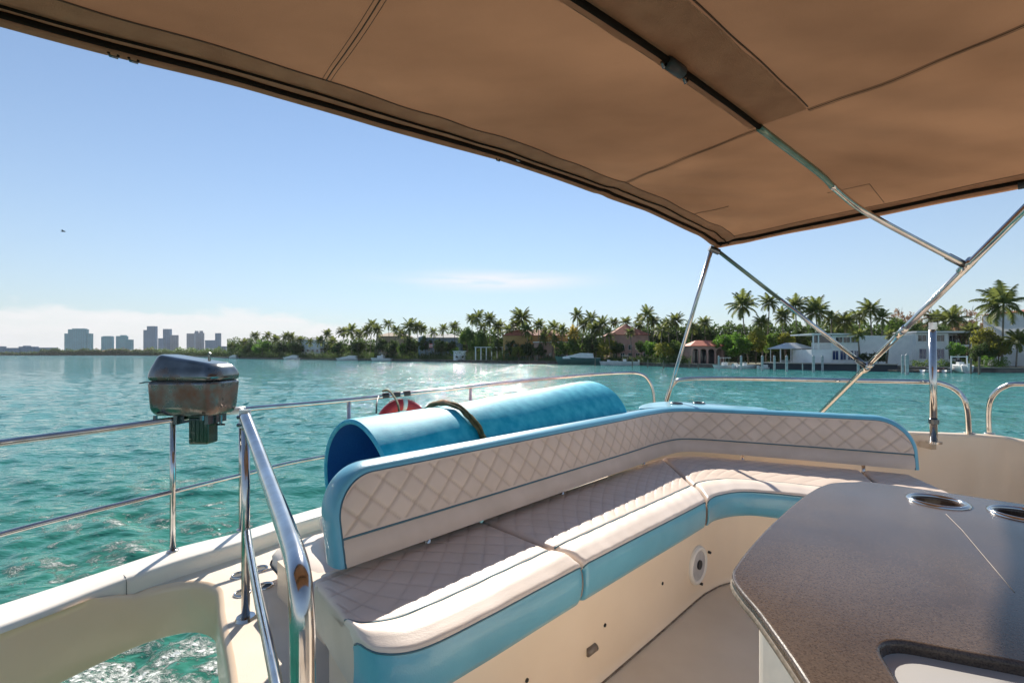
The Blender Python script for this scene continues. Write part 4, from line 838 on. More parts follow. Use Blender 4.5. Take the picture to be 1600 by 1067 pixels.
# stairwell wall: far side follows the bulwark, then rounds into the deck edge
st = smooth([(-3.3, .40, 0), (-2.62, 1.1, 0), (-2.30, 1.53, 0), (-2.085, 1.853, 0), (-1.96, 2.12, 0), (-1.86, 2.29, 0), (-1.74, 2.375, 0), (-1.63, 2.375, 0), (-1.52, 2.32, 0), (-1.44, 2.22, 0), (-1.33, 2.06, 0), (-1.034, 1.66, 0), (-.70, 1.14, 0), (-.48, .80, 0), (-.40, .55, 0), (-.4, -.6, 0)], 6)
rows = []
for i, p in enumerate(st):
    a, b_ = st[max(i-1, 0)], st[min(i+1, len(st)-1)]; t = (b_-a).normalized(); nr = Vector((t.y, -t.x, 0))   # towards the opening
    on_deck = min(1, max(0, (i-24)/5)); zt = -1.14*(1-on_deck)+ZD*on_deck
    k = 0.03*on_deck
    rows.append([Rl(p.x-nr.x*k*1.0, p.y-nr.y*k*1.0, zt+.001), Rl(p.x-nr.x*k*.45, p.y-nr.y*k*.45, zt-.004*on_deck), Rl(p.x-nr.x*k*.1, p.y-nr.y*k*.1, zt-.018*on_deck), Rl(p.x, p.y, zt-.035), Rl(p.x, p.y, -1.455), Rl(p.x-nr.x*.03, p.y-nr.y*.03, -1.475), Rl(p.x-nr.x*.25, p.y-nr.y*.25, -1.48)])
B().grid(rows, True).done('stairwell_wall', MT['gelw'], yt, True)
# deck sheets
deck = [(p.x-0, p.y) for p in st[27:]]
def offs(pts, d):
    out = []
    for i in range(len(pts)):
        a = Vector(pts[max(i-1, 0)][:2]); b_ = Vector(pts[min(i+1, len(pts)-1)][:2]); t = (b_-a).normalized(); out.append((pts[i][0]-t.y*d, pts[i][1]+t.x*d))
    return out
edge = offs([(p.x, p.y) for p in st[25:]], .028)
poly = edge+[(.05, -.6), (.05, 1.0), (.30, 1.18), (.05, 1.5)]+[(SN(s, 1.2, 0).x, SN(s, 1.2, 0).y) for s in (.9, 1.6, 2.6, 3.2)]+[(1.9, 3.9), (1.33, 5.0)]+[(p.x, p.y) for p in bi_s[::-1][:len(bi_s)-28]]
def ngon(name, poly, z, m, par, thick=None):
    """flat sheet triangulated by a filled curve so concave outlines are safe"""
    cu = bpy.data.curves.new(name, 'CURVE'); cu.dimensions = '2D'; cu.fill_mode = 'BOTH' if thick else 'FRONT'
    for pl in (poly if isinstance(poly[0], list) else [poly]):
        s = cu.splines.new('POLY'); s.points.add(len(pl)-1); s.use_cyclic_u = True
        for i, p in enumerate(pl): s.points[i].co = (p[0], p[1], 0, 1)
    if thick: bd_ = min(.006, thick*.3); cu.extrude = thick/2-bd_; cu.bevel_depth = bd_; cu.bevel_resolution = 3
    ob = bpy.data.objects.new('tmp', cu); COL.objects.link(ob); bpy.context.view_layer.update()
    me = bpy.data.meshes.new_from_object(ob); bpy.data.objects.remove(ob)
    V = [Vector((v.co.x, v.co.y, v.co.z+CZ+z)) for v in me.vertices]; Fc = [tuple(p.vertices) for p in me.polygons]
    o = mobj(name, V, Fc, m, par); bpy.data.meshes.remove(me); return o
ngon('side_deck', poly, ZD, MT['nonskid'], yt)
ngon('cockpit_floor', [(.052, -2.5), (.052, 1.45), (.3, 1.9), (.7, 2.3), (1.2, 2.85), (2.2, 3.2), (4.2, 3.2), (4.2, -2.5)], ZF, MT['nonskid'], yt)
B().grid([[Rl(.051, -.6, ZD-.003), Rl(.051, 1.45, ZD-.003)], [Rl(.051, -.6, ZF), Rl(.051, 1.45, ZF)]]).done('riser', MT['gel'], yt)
# coaming to the right of the sofa and round the corner behind it
co = smooth([(.9, 4.35, 0), (1.5, 4.42, 0), (2.1, 4.10, 0), (2.6, 3.84, 0), (3.05, 3.63, 0), (3.42, 3.53, 0), (3.64, 3.46, 0), (3.80, 3.25, 0), (3.92, 2.8, 0), (4.05, 1.8, 0), (4.1, -2, 0)], 8)
rows = []
for i, p in enumerate(co):
    a, b_ = co[max(i-1, 0)], co[min(i+1, len(co)-1)]; t = (b_-a).normalized(); nr = Vector((-t.y, t.x, 0)); fall = max(0, (i-50)/10); zt = -.62-.05*min(fall, 2)-.0*i
    rows.append([Rl(p.x, p.y, ZF-.01), Rl(p.x, p.y, zt-.03), Rl(p.x+nr.x*.004, p.y+nr.y*.004, zt-.012), Rl(p.x+nr.x*.014, p.y+nr.y*.014, zt-.003), Rl(p.x+nr.x*.03, p.y+nr.y*.03, zt), Rl(p.x+nr.x*.10, p.y+nr.y*.10, zt-.004), Rl(p.x+nr.x*.14, p.y+nr.y*.14, zt-.03), Rl(p.x+nr.x*.17, p.y+nr.y*.17, -.74), Rl(p.x+nr.x*.62, p.y+nr.y*.62, -.78), Rl(p.x+nr.x*.7, p.y+nr.y*.7, -2.2)])  # outer shoulder is out of view, shaped wide so the steel leg mirrors cream
B().grid(rows).done('coaming', MT['gel'], yt, True)
# aft ledge that carries the rolled mat, and seat base panel
F1 = [SN(*p, 0) for p in ((.67, 1.60), (.64, 1.40), (.615, 1.22), (.64, 1.12), (.74, 1.065), (1.0, 1.045), (1.45, 1.035), (2.0, 1.02), (2.5, 1.01), (2.62, 1.0))]
F1 = [Vector((p.x, p.y, 0)) for p in F1]+[Vector((x, y, 0)) for x, y in ((1.25, 2.655), (1.40, 2.685), (1.67, 2.60), (2.08, 2.39), (2.45, 2.17))]
fp = smooth(F1, 8); base = []
for i, p in enumerate(fp):
    a, b_ = fp[max(i-1, 0)], fp[min(i+1, len(fp)-1)]; t = (b_-a).normalized(); n = Vector((-t.y, t.x, 0)); base.append((p+n*.03, n))
rows = [[Rl(p.x, p.y, -.945), Rl(p.x, p.y, -1.31), Rl(p.x-n.x*.008, p.y-n.y*.008, -1.335), Rl(p.x-n.x*.02, p.y-n.y*.02, ZF+.002)] for p, n in base]
B().grid(rows, True).done('seat_base', MT['gel'], yt, True)
B().tube([Rl(p.x-n.x*.021, p.y-n.y*.021, ZF+.003) for p, n in base], .0045, 5).done('floor_seam', mat('dirty_seam', (.10, .07, .05), .9, c2=(.25, .2, .15), ns=40), yt)
pl = [tuple(p.xy) for p, n in base]+[(2.7, 2.95), (2.05, 3.62), (1.6, 3.98), (1.27, 3.85)]+[tuple(SN(s, 1.86, 0).xy) for s in (3.0, 2.0, 1.2, .75)]+[tuple(SN(.67, 1.8, 0).xy)]
ngon('seat_ledge', pl, -.93, MT['gel'], yt)
lg = [tuple(SN(s, n, 0).xy) for s, n in ((.8, 1.865), (2.0, 1.865), (3.05, 1.865), (3.4, 2.2), (3.1, 2.42), (2.0, 2.45), (.8, 2.42))]
q = B(); q.prism([Vector((*p, 0)) for p in lg], CZ+ZD-.1, CZ-1.03); q.done('aft_ledge', MT['gel'], yt)
# speaker, drain holes and slot vent on the base panel
def on_panel(px, py):
    d = Vector(((px-800)/F, 1, -(py-HZ)/F)); t = 1.035/(-.714*d.x+.70*d.y)
    # solve against the base polyline plane
    best = None
    for (p, n), (p2, n2) in zip(base, base[1:]):
        e = p2-p; den = d.x*e.y-d.y*e.x
        if abs(den) < 1e-9: continue
        tt = (p.x*e.y-p.y*e.x)/den; u = (d.x*tt-p.x)*e.x+(d.y*tt-p.y)*e.y; u /= e.length_squared
        if -.01 <= u <= 1.01 and tt > 0 and (best is None or tt > best[0]): best = (tt, n)
    tt, n = best; return Vector((d.x*tt, d.y*tt, CZ+d.z*tt)), -n
def disc(c, ax, r, h0, h1, m, name, par, seg=28):
    return autosm(B().tube([c+ax*h0, c+ax*h1], r, seg).done(name, m, par))
c, ax = on_panel(1089, 882); sp = disc(c, ax, .105, 0, .008, MT['white'], 'speaker', yt)
B().ring(c+ax*.010, ax, .080, .102, .010).done('rim', MT['white'], sp, True); disc(c, ax, .079, .008, .012, mat('speaker_cone', (.50, .47, .45), .5, ns=30), 'cone', sp); disc(c+Vector((0, 0, .005)), ax, .025, .012, .020, MT['dark'], 'dust_cap', sp)
for px, py in ((1107, 862), (1094, 911)): cc, a2 = on_panel(px, py); disc(cc, a2, .008, 0, .014, MT['dark'], 'screw', sp, 8)
for px, py in ((1035, 911), (945, 976), (823, 1062)): cc, a2 = on_panel(px, py); disc(cc, a2, .008, 0, .003, MT['hole'], 'drain_hole', yt, 10)
c, ax = on_panel(923, 1014); u = Vector((ax.y, -ax.x, 0)); u = u if u.x > 0 else -u
b = B(); pts = [c+ax*.003+u*t for t in (-.028, .028)]; b.tube(pts, [.016, .016], 14); o = b.done('slot_vent', mat('vent_brown', (.22, .17, .13), .3), yt, True)  # slot vent in the panel, gives no light
# cup holders in the side deck
for px, py in ((374, 899), (407, 889), (379, 927), (414, 916)):
    c = G(px, py, ZD); r = B().ring(c+Vector((0, 0, .004)), (0, 0, 1), .030, .040, .006, 24).done('cup_holder', MT['steel'], yt, True); B().cyl(c+Vector((0, 0, .0015)), .031, .001, 20).done('cup_well', MT['hole'], r)
# hull below the flybridge
hb = [(-.55, -3), (-.75, 1.0), (-1.0, 2.2), (-.75, 3.2), (1.3, 4.85), (3.3, 4.0), (4.25, 2.4), (4.3, -3)]
B().prism([Vector((x, y, 0)) for x, y in hb], -.6, CZ-1.60).done('hull', MT['white'], yt)

# ================================================================== RAILS
def rail_base(c, par, r=.03): B().cyl(c, r, .008, 16, r*.9).done('base_flange', MT['steel'], par, True)
rl = thing('stern_railing', 'long stainless railing of the stern, carrying the rusty grill', 'railing', tuple(P(275, 857, 2.56)))
TR1 = [P(-260, 735, 1.62), P(-120, 711, 1.82), P(0, 692, 2.05), P(140, 673.5, 2.28), P(270, 655.5, 2.56), P(377, 640, 2.87), P(545, 625, 3.40), P(735, 604, 4.05), P(880, 589, 4.6), P(968, 583, 4.95), P(1000, 584, 4.98), P(1014, 595, 4.98), P(1021, 615, 4.98), P(1023, 650, 4.98)]
B().tube(smooth(TR1, 6), .0165, 12).done('top_rail', MT['steel'], rl, True)
MR1 = [P(-260, 912, 1.62), P(-120, 872, 1.82), P(0, 835, 2.05), P(140, 799, 2.28), P(270, 768, 2.56), P(377, 742, 2.87), P(500, 714.5, 3.25), P(735, 680, 4.05), P(1010, 640, 4.9)]
B().tube(smooth(MR1, 6), .0125, 10).done('mid_rail', MT['steel'], rl, True)
for a, b_, Y in (((270, 656), (275, 858), 2.56), ((377, 641), (380, 826), 2.87), ((545, 625), (547, 776), 3.40), ((735, 604), (736, 740), 4.05)):
    t = P(*a, Y); q = Vector((t.x, t.y, CZ-1.108)); B().tube([q, t], .0145, 12).done('post', MT['steel'], rl, True); rail_base(q, rl)
t = P(-130, 712, 1.8); q = Vector((t.x, t.y, CZ-1.108)); B().tube([q, t], .0145, 12).done('post', MT['steel'], rl, True)
B().tube([P(352, 643, 2.81), P(384, 640, 2.87)], .022, 12).done('rail_joint', MT['bhull'], rl, True)
hr = thing('stair_handrail', 'thick polished handrail curving down beside the stair opening', 'handrail', (-1.206, 2.066, CZ+ZD))
pb = P(386, 967, 2.066); pt = P(383, 655, 2.066)
pb.x = pt.x = -1.209; pb.z = CZ+ZD
B().tube([pb, pt], .0175, 14).done('post', MT['steel'], hr, True); autosm(B().cyl(pb, .045, .012, 22, .038).done('base_flange', MT['steel'], hr))
B().tube(smooth([P(383, 650, 2.066), P(398, 690, 1.86), P(416, 740, 1.58), P(436, 795, 1.30), P(455, 850, 1.09), P(467, 895, .98), P(471.5, 950, .94), P(473, 1020, .93), P(474, 1150, .93)], 8), .0245, 18).done('upper_tube', MT['steel'], hr, True)
B().tube(smooth([P(386, 828, 2.06), P(392, 870, 1.85), P(404, 935, 1.53), P(418, 1000, 1.28), P(432, 1067, 1.10), P(444, 1130, .98)], 6), .0145, 14).done('lower_tube', MT['steel'], hr, True)
B().tube([P(383, 650, 2.066), P(377, 640, 2.87)], .015, 10).done('linking_tube', MT['steel'], hr, True)
autosm(B().tube([P(383, 640, 2.07), P(383, 668, 2.066)], .024, 14).done('collar', MT['bhull'], hr)); 
for py in (652, 664): B().tube([P(371, py, 2.05), P(381, py, 2.05)], .008, 8).done('screw', MT['chromed'], hr)
sr = thing('side_railing', 'arched stainless rail standing behind the backrest corner', 'railing', tuple(P(1512, 682, 3.42)))
B().tube(smooth([P(1038, 652, 4.36), P(1042, 622, 4.34), P(1052, 600, 4.30), P(1072, 592, 4.22), P(1160, 591.5, 4.02), P(1300, 594, 3.78), P(1440, 596.5, 3.56), P(1474, 600, 3.51), P(1499, 614, 3.47), P(1511, 638, 3.45), P(1514, 684, 3.56)], 8), .0175, 14).done('rail_tube', MT['steel'], sr, True)
c = P(1514, 684, 3.56); c.z = CZ-.618; rail_base(c, sr, .034); b = P(1038, 652, 4.36); rail_base(Vector((b.x, b.y, CZ-.62)), sr)
s2 = thing('side_railing', 'rounded end of the next stainless rail at the right border', 'railing', tuple(P(1546, 683, 3.55)))
B().tube(smooth([P(1546, 684, 3.55), P(1545, 640, 3.54), P(1552, 618, 3.50), P(1570, 604, 3.44), P(1600, 600, 3.36), P(1750, 606, 3.1), P(2100, 622, 2.7)], 8), .0175, 14).done('rail_tube', MT['steel'], s2, True)
c = P(1546, 684, 3.55); c.z = CZ-.622; rail_base(c, s2, .034)
pm = thing('flag_staff_socket', 'short upright stainless pole bolted to the inside of the coaming', 'pole', tuple(P(1460, 692, 3.45)))
c = P(1459, 690, 3.46); B().tube([c, P(1457, 515, 3.46)], .023, 18).done('pole', MT['steel'], pm, True); B().tube([P(1457, 515, 3.46), P(1457, 504, 3.46)], .0265, 18).done('cap', MT['steel'], pm)
autosm(B().cyl(c-Vector((0, 0, .012)), .05, .016, 18).done('base_flange', MT['steel'], pm)); B().tube([P(1459, 655, 3.46), P(1459, 662, 3.46)], .032, 16).done('clamp', MT['chromed'], pm)
B().box(c.x-.02, c.x+.02, c.y, c.y+.10, c.z-.06, c.z-.013).done('bracket', MT['steel'], pm)

# ================================================================== SOFA
sofa = thing('corner_sofa', 'long L shaped sofa with beige quilted seats and blue edging', 'sofa', tuple(SN(1.4, 1.3, ZF)))
def quilt(x, y, w=.005, a=.125, b=.125, depth=.0028, raw=False):
    p = x/a+y/b; q = x/a-y/b; fp_, fq = p-round(p), q-round(q); k = a/math.sqrt(2)
    if raw: return min(1, math.exp(-(fp_*k/.0048)**2)+math.exp(-(fq*k/.0048)**2))
    return -depth*(math.exp(-(fp_*k/w)**2)+math.exp(-(fq*k/w)**2))+.0014*math.sqrt(abs(math.sin(math.pi*p)*math.sin(math.pi*q)))
def cushion(Fp, Rp, nlab, left_free=False, step=.0085, quilted=True, ztop=-.80):
    Fp = smooth(Fp, 10); Rp = smooth(Rp, 10); L = max(plen(Fp), plen(Rp)); R = .03
    ds = [0, .002, .006, .012, .02, .03]; n = int(L/step); ts = [d/L for d in ds]+[(.03+(L-.06)*(i+1)/(n+1))/L for i in range(n)]+[1-d/L for d in ds[::-1]]
    Fs, Rs = resample(Fp, ts), resample(Rp, ts); m = len(ts)
    prof = [(0, -.955), (0, -.9), (0, -.845), (.004, -.825), (.014, -.81), (.03, -.802)]
    nf = 66; prof += [(.03+(.735-.03)*(i+1)/nf, -.80) for i in range(nf)]; iq = len(prof)-1
    prof += [(.742, -.8035), (.747, -.808), (.752, -.8035), (.765, -.796)]; ib = len(prof)-3
    for i in range(9): a = i/8; prof.append((.765+.215*a, -.796+.010*math.sin(math.pi*min(a*1.1, 1))-.006*max(0, a-.6)**1.5*4))
    prof += [(.990, -.805), (.997, -.810), (1.0, -.817)]; iff = len(prof)-1
    prof += [(.994, -.822), (1.004, -.832), (1.010, -.86), (1.008, -.90), (.998, -.94), (.980, -.965), (.94, -.974)]
    G_ = []; SM = []
    for j in range(m):
        f, r = Fs[j], Rs[j]; D = (f-r).length; u = (f-r)/D; dist = min(ts[j], 1-ts[j])*L; ins = R-math.sqrt(max(R*R-(R-min(dist, R))**2, 0)); row = []
        s = ts[j]*L
        for i, (w_, zz) in enumerate(prof):
            wd = w_*D; z_ = zz+(0 if zz < -.87 else -ins*.8)+(ztop+.8)
            if w_ < .1: wd += ins*.5
            if w_ > .9: wd -= ins*.5
            if 5 < i < iq and quilted:
                ed = min(1, (i-5)/3, (iq-i)/12, dist/.03); z_ += ed*quilt(s, D-wd)
                z_ += .006*math.sin(math.pi*min(1, w_/.75))*min(1, dist/.1)
            if i > iff: z_ += 0; wd += .0025*math.sin(s*9+nlab)*(1 if -.95 < zz < -.86 else 0)
            if iq < i < iff: z_ += .0016*math.sin(s*31+nlab*2)*math.sin(s*13+.7)
            p = r+u*wd; row.append(Vector((p.x, p.y, CZ+z_)))
        G_.append(row)
        SM.append([quilt(s, (f-r).length*(1-w_), raw=True)*(.4 if 6 < i < iq-1 and .02 < dist else 0) for i, (w_, zz) in enumerate(prof)])
    def strip(a, b, name, m_, par=sofa): return B().grid([r[a:b+1] for r in G_], True).done(name, m_, par, True)
    seat = strip(3, ib, 'seat_cushion', MT['vinylq']); B().seamed(seat, [v for r in SM for v in r[3:ib+1]]); strip(ib, iff, 'seat_roll', MT['vinylw'], seat); strip(iff, len(prof)-1, 'front_fascia', MT['blue'], seat); strip(0, 3, 'rear_edge', MT['vinylw'], seat)  # rear edge in paler vinyl, its tone standing in for a sunlit strip
    B().tube([r[ib-1]+Vector((0, 0, .0015)) for r in G_[3:-3:2]], .0035, 6).done('piping', MT['pipe'], seat, True)
    B().tube([r[iff]+Vector((0, 0, -.001)) for r in G_[1:-1:2]], .0032, 6).done('piping', MT['pipe'], seat, True)
    for k, r in ((0, G_[0]), (1, G_[-1])):
        c = sum(r, Vector())/len(r); V = r+[c]; n_ = len(r); B().add(V, [((i, i+1, n_) if k else (i+1, i, n_)) for i in range(n_-1)]+[(n_-1, 0, n_) if k else (0, n_-1, n_)]).done('side_panel', MT['vinyl'], seat)
    return seat
c1 = cushion([SN(s, n, 0).xy.to_3d() for s, n in ((.615, 1.23), (.635, 1.13), (.73, 1.062), (.95, 1.045), (1.2, 1.04), (1.448, 1.035))], [SN(s, n, 0).xy.to_3d() for s, n in ((.66, 1.64), (.8, 1.66), (1.1, 1.665), (1.458, 1.665))], 1, True)
c2 = cushion([SN(s, n, 0).xy.to_3d() for s, n in ((1.462, 1.035), (1.9, 1.02), (2.3, 1.005), (2.555, .998))], [SN(s, n, 0).xy.to_3d() for s, n in ((1.472, 1.665), (2.2, 1.66), (3.34, 1.65))], 2)
c3 = cushion([Vector((x, y, 0)) for x, y in ((1.090, 2.530), (1.19, 2.630), (1.39, 2.70), (1.67, 2.61), (2.06, 2.41))], [Vector((x, y, 0)) for x, y in ((1.172, 3.562), (1.45, 3.60), (1.87, 3.42), (2.42, 3.17))], 3)
c4 = cushion([Vector((x, y, 0)) for x, y in ((2.075, 2.40), (2.25, 2.31), (2.42, 2.22))], [Vector((x, y, 0)) for x, y in ((2.435, 3.16), (2.54, 3.11), (2.65, 3.05))], 4)
# backrest
BP = [SN(s, n, 0).xy.to_3d() for s, n in ((.745, 1.560), (1.1, 1.560), (1.6, 1.562), (2.2, 1.568), (2.8, 1.574), (3.15, 1.585))]+[Vector((x, y, 0)) for x, y in ((1.30, 3.545), (1.45, 3.555), (1.66, 3.475), (2.05, 3.30), (2.38, 3.14), (2.66, 3.0))]
BP = smooth(BP, 10); LB = plen(BP); zb, zt0, RA, RB = -.765, -.462, .15, .20
ds = []; k = 34
sA = [RA*(1-math.cos(math.pi/2*i/k)) for i in range(k+1)]; sB = [LB-RB*(1-math.cos(math.pi/2*i/k)) for i in range(k, -1, -1)]
n = int((LB-RA-RB)/.0085); S = sA+[RA+(LB-RA-RB)*(i+1)/(n+1) for i in range(n)]+sB
Pp = resample(BP, [s/LB for s in S]); rows = []; info = []
for i, s in enumerate(S):
    a, b_ = Pp[max(i-1, 0)], Pp[min(i+1, len(Pp)-1)]; t = (b_-a).normalized(); bk = Vector((-t.y, t.x, 0)); zt = zt0
    if s < RA: zt = zt0-RA+math.sqrt(max(RA*RA-(RA-s)**2, 0))
    if s > LB-RB: e = s-(LB-RB); zt = zt0-RB+math.sqrt(max(RB*RB-e*e, 0))
    info.append((Pp[i], t, bk, zt, s))
def fpt(i, z_, push=0): p, t, bk, zt, s = info[i]; v = (z_-zb)/(zt0-zb); q = p+bk*(.085*v-push); return Vector((q.x, q.y, CZ+z_))
zp = -.668; nv = 38
low = [[fpt(i, zb+(zp-.004-zb)*j/6, .008*math.sin(math.pi*j/6)) for j in range(7)] for i in range(len(S))]
B().grid(low).done('backrest_band', MT['vinyl'], sofa, True)
up_ = []
for i in range(len(S)):
    zt = info[i][3]; r = []
    for j in range(nv+1):
        v = j/nv; z_ = zp+.004+(zt-zp-.004)*v; ed = min(1, j/3, (nv-j)/3, info[i][4]/.03+.01, (LB-info[i][4])/.03+.01); r.append(fpt(i, z_, .006+ed*(quilt(info[i][4], z_-zp, .005, .125, .115, .0055)+.007*math.sin(math.pi*v))))
    up_.append(r)
bq = B().grid(up_).done('backrest', MT['vinylq'], sofa, True)
B().seamed(bq, [quilt(info[i][4], zp+.004+(info[i][3]-zp-.004)*j/nv-zp, a=.125, b=.115, raw=True)*(1 if 1 < j < nv-1 else 0) for i in range(len(S)) for j in range(nv+1)])
B().tube([fpt(i, zp, .006) for i in range(0, len(S), 2)], .0042, 6).done('piping', MT['pipe'], bq, True)
T = .125; per = [fpt(0, zb+(info[0][3]-zb)*j/8) for j in range(8)]; nrm = [-info[0][1]]*8; bks = [info[0][2]]*8
for i in range(len(S)):
    p, t, bk, zt, s = info[i]; per.append(fpt(i, zt))
    if s < RA: c_ = (RA-s)/RA; nv_ = -t*c_+Vector((0, 0, math.sqrt(max(1-c_*c_, 0))))
    elif s > LB-RB: c_ = (s-(LB-RB))/RB; c_ = min(c_, 1); nv_ = t*c_+Vector((0, 0, math.sqrt(max(1-c_*c_, 0))))
    else: nv_ = Vector((0, 0, 1))
    nrm.append(nv_); bks.append(bk)
for j in range(7, -1, -1): per.append(fpt(len(S)-1, zb+(info[-1][3]-zb)*j/8)); nrm.append(info[-1][1]); bks.append(info[-1][2])
sh = []; K = 12
for p, n_, bk in zip(per, nrm, bks): sh.append([p+n_*(.032*math.sin(math.pi*q/K)**.8 if 0 < q < K else 0)+bk*(T*(1-math.cos(math.pi*q/K))/2) for q in range(K+1)])
shell = B().grid(sh, True).done('backrest_shell', MT['blue'], sofa, True)
B().tube([p-b_*.001 for p, b_ in zip(per[::2], bks[::2])], .0035, 6).done('piping', MT['pipe'], shell, True)
B().grid([[fpt(i, zb)+info[i][2]*T, fpt(i, info[i][3])+info[i][2]*T] for i in range(len(S))], True).done('backrest_rear', MT['vinylw'], sofa, True)
B().grid([[fpt(i, zb), fpt(i, zb)+info[i][2]*T] for i in range(len(S))], True).done('backrest_underside', MT['vinylw'], sofa, True)
for s_ in (.12, .33, .55, .75, .92):       # stanchions that carry the backrest
    i = int(s_*(len(S)-1)); p, t, bk, zt, s = info[i]; q = p+bk*.05; B().tube([Rl(q.x, q.y, -.93), Rl(q.x, q.y, zb+.02)], .012, 10).done('bracket', MT['steel'], sofa, True)
# cup-holder rims let into the top of the backrest corner
shelf = [(1.02, 3.62), (1.22, 3.70), (1.42, 3.74), (1.66, 3.66), (1.95, 3.54), (2.0, 3.66), (1.80, 3.86), (1.55, 4.06), (1.36, 4.10), (1.15, 3.92)]
ngon('corner_shelf', [(p.x, p.y) for p in smooth([(x, y, 0) for x, y in shelf], 4, True)], -.455, MT['blue'], sofa, .05)
for px, py in ((1057, 630.5), (1092, 630)):
    c = G(px, py, -.428); r = B().ring(c+Vector((0, 0, .004)), (0, 0, 1), .040, .052, .006, 26).done('cup_holder', MT['chromed'], sofa, True); B().cyl(c+Vector((0, 0, .001)), .042, .002, 20).done('cup_well', MT['hole'], r)
    B().cyl(c-Vector((0, 0, .12)), .045, .09, 20).done('cup_housing', MT['blue'], r)

# ================================================================== ROLLED FOAM MAT
dirr = (SN(3.0, 2.10, -.56)-SN(1.02, 2.05, -.65)); c0 = SN(1.03, 2.045, -.645); Lr = 2.03; ax = dirr.normalized()
hx_ = Vector((-ax.y, ax.x, 0)).normalized(); vz = ax.cross(hx_)*1.0
if vz.z < 0: vz = -vz
MT['foame'] = mat('foam_edge', (.02, .38, .58), .7, c2=(.10, .50, .66), ns=30)
def roll_pts(r, t, wob, turns=1.0, nseg=72, r1=None):
    out = []
    for i in range(nseg+1):
        a = -math.pi*.5+2*math.pi*turns*i/nseg; rr = r if r1 is None else r+(r1-r)*i/nseg
        rr *= (1-.035*math.exp(-((t-.55)/.045)**2)*max(0, math.sin(a)))*(1+.006*math.sin(t*9+a*2)*math.sin(t*4.3)); rr *= 1+.014*math.sin(2*a+t*3+wob)+.006*math.sin(5*a+t*7); out.append(c0+ax*t+hx_*math.cos(a)*rr+vz*math.sin(a)*rr*1.0)
    return out
mt_ = thing('foam_mat', 'large rolled turquoise foam mat lying behind the sofa', 'foam mat', tuple(c0-Vector((0, 0, .35))))
R0 = .343; ths = [Lr*i/30 for i in range(31)]; mid_r = .025
def sl(r0, r1, t): return roll_pts(r0, t, 0, 1.12, 80, r1)
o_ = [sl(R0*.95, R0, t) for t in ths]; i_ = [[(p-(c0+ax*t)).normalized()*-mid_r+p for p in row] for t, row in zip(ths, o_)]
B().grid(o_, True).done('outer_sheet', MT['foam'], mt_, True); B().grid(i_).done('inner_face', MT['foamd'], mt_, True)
b = B()
for k in (0, -1):
    b = B(); rows = []
    for p, q in zip(o_[k], i_[k]):
        m = (p+q)/2; e = ax*(-.008 if k == 0 else .008); rows.append([p, p.lerp(q, .2)+e, m+e*1.3, p.lerp(q, .8)+e, q])
    b.grid(rows, k == 0); b.done('edge', MT['foame'], mt_, True)
b = B(); b.grid([[i_[t][-1], o_[t][-1]] for t in range(len(ths))]); b.done('sheet_end', MT['foam'], mt_)
def around(t, r, a0, a1, n=30, skew=.0): return [c0+ax*(t+skew*i/n)+hx_*math.cos(a0+(a1-a0)*i/n)*r+vz*math.sin(a0+(a1-a0)*i/n)*r for i in range(n+1)]
stp = thing('webbing_strap', 'worn green and tan rope strap tied round the rolled mat', 'strap', tuple(c0+ax*.7+vz*R0))
for kk, (dt, rr) in enumerate(((0, .009), (.014, .007), (-.013, .007), (.005, .008))):
    pts = around(.54+dt, R0-.004+.005*kk, R_(20), R_(228), 44, .03)
    pts = [p+ax*.006*math.sin(i*1.1+kk*2)+vz*.002*math.sin(i*1.7+kk) for i, p in enumerate(pts)]
    B().tube(pts, rr, 7).done('strand', MT['webbing'], stp, True)
cd_ = thing('tie_cord', 'thin olive cord looped from the stern rail over the life ring', 'cord', tuple(P(600, 612, 3.56)))
B().tube(smooth([P(598, 611, 3.56), P(606, 610, 3.52), P(614, 617, 3.40), P(622, 632, 3.2), P(624, 650, 3.1)], 6), .008, 7).done('rope', MT['webbing'], cd_, True)
B().tube(smooth([P(592, 618, 3.56), P(589, 628, 3.4), P(588, 645, 3.3)], 5), .006, 7).done('rope', MT['dark'], cd_, True)
for px in (603, 620, 636): B().tube([P(px-5, 618.5-(px-600)*.1, 3.56+(px-600)*.0034), P(px+5, 617.5-(px-600)*.1, 3.58+(px-600)*.0034)], .022, 10).done('rail_tie', MT['dark'], cd_)
# life ring
lr = thing('life_ring', 'red life ring hanging from the stern rail, half hidden by the mat', 'life ring', tuple(P(628, 655, 3.62)))
cc = P(628, 663, 3.66); a1 = Vector((.86, .5, 0)).normalized(); a2 = Vector((0, 0, 1)); pts = [cc+a1*math.cos(t)*.158+a2*math.sin(t)*.158 for t in [2*math.pi*i/48 for i in range(48)]]
B().tube(pts, .048, 14, closed=True).done('ring', MT['red'], lr, True)
for t in (84, 204, 324):
    t0, t1 = R_(t-6), R_(t+6); B().tube([cc+a1*math.cos(u_)*.158+a2*math.sin(u_)*.158 for u_ in (t0, (t0+t1)/2, t1)], .0495, 14).done('band', MT['white'], lr, True)
q = [cc+a1*math.cos(t)*.212+a2*math.sin(t)*.212 for t in [R_(60+60*i/8) for i in range(9)]]; B().tube(q, .006, 6).done('grab_line', MT['white'], lr, True)

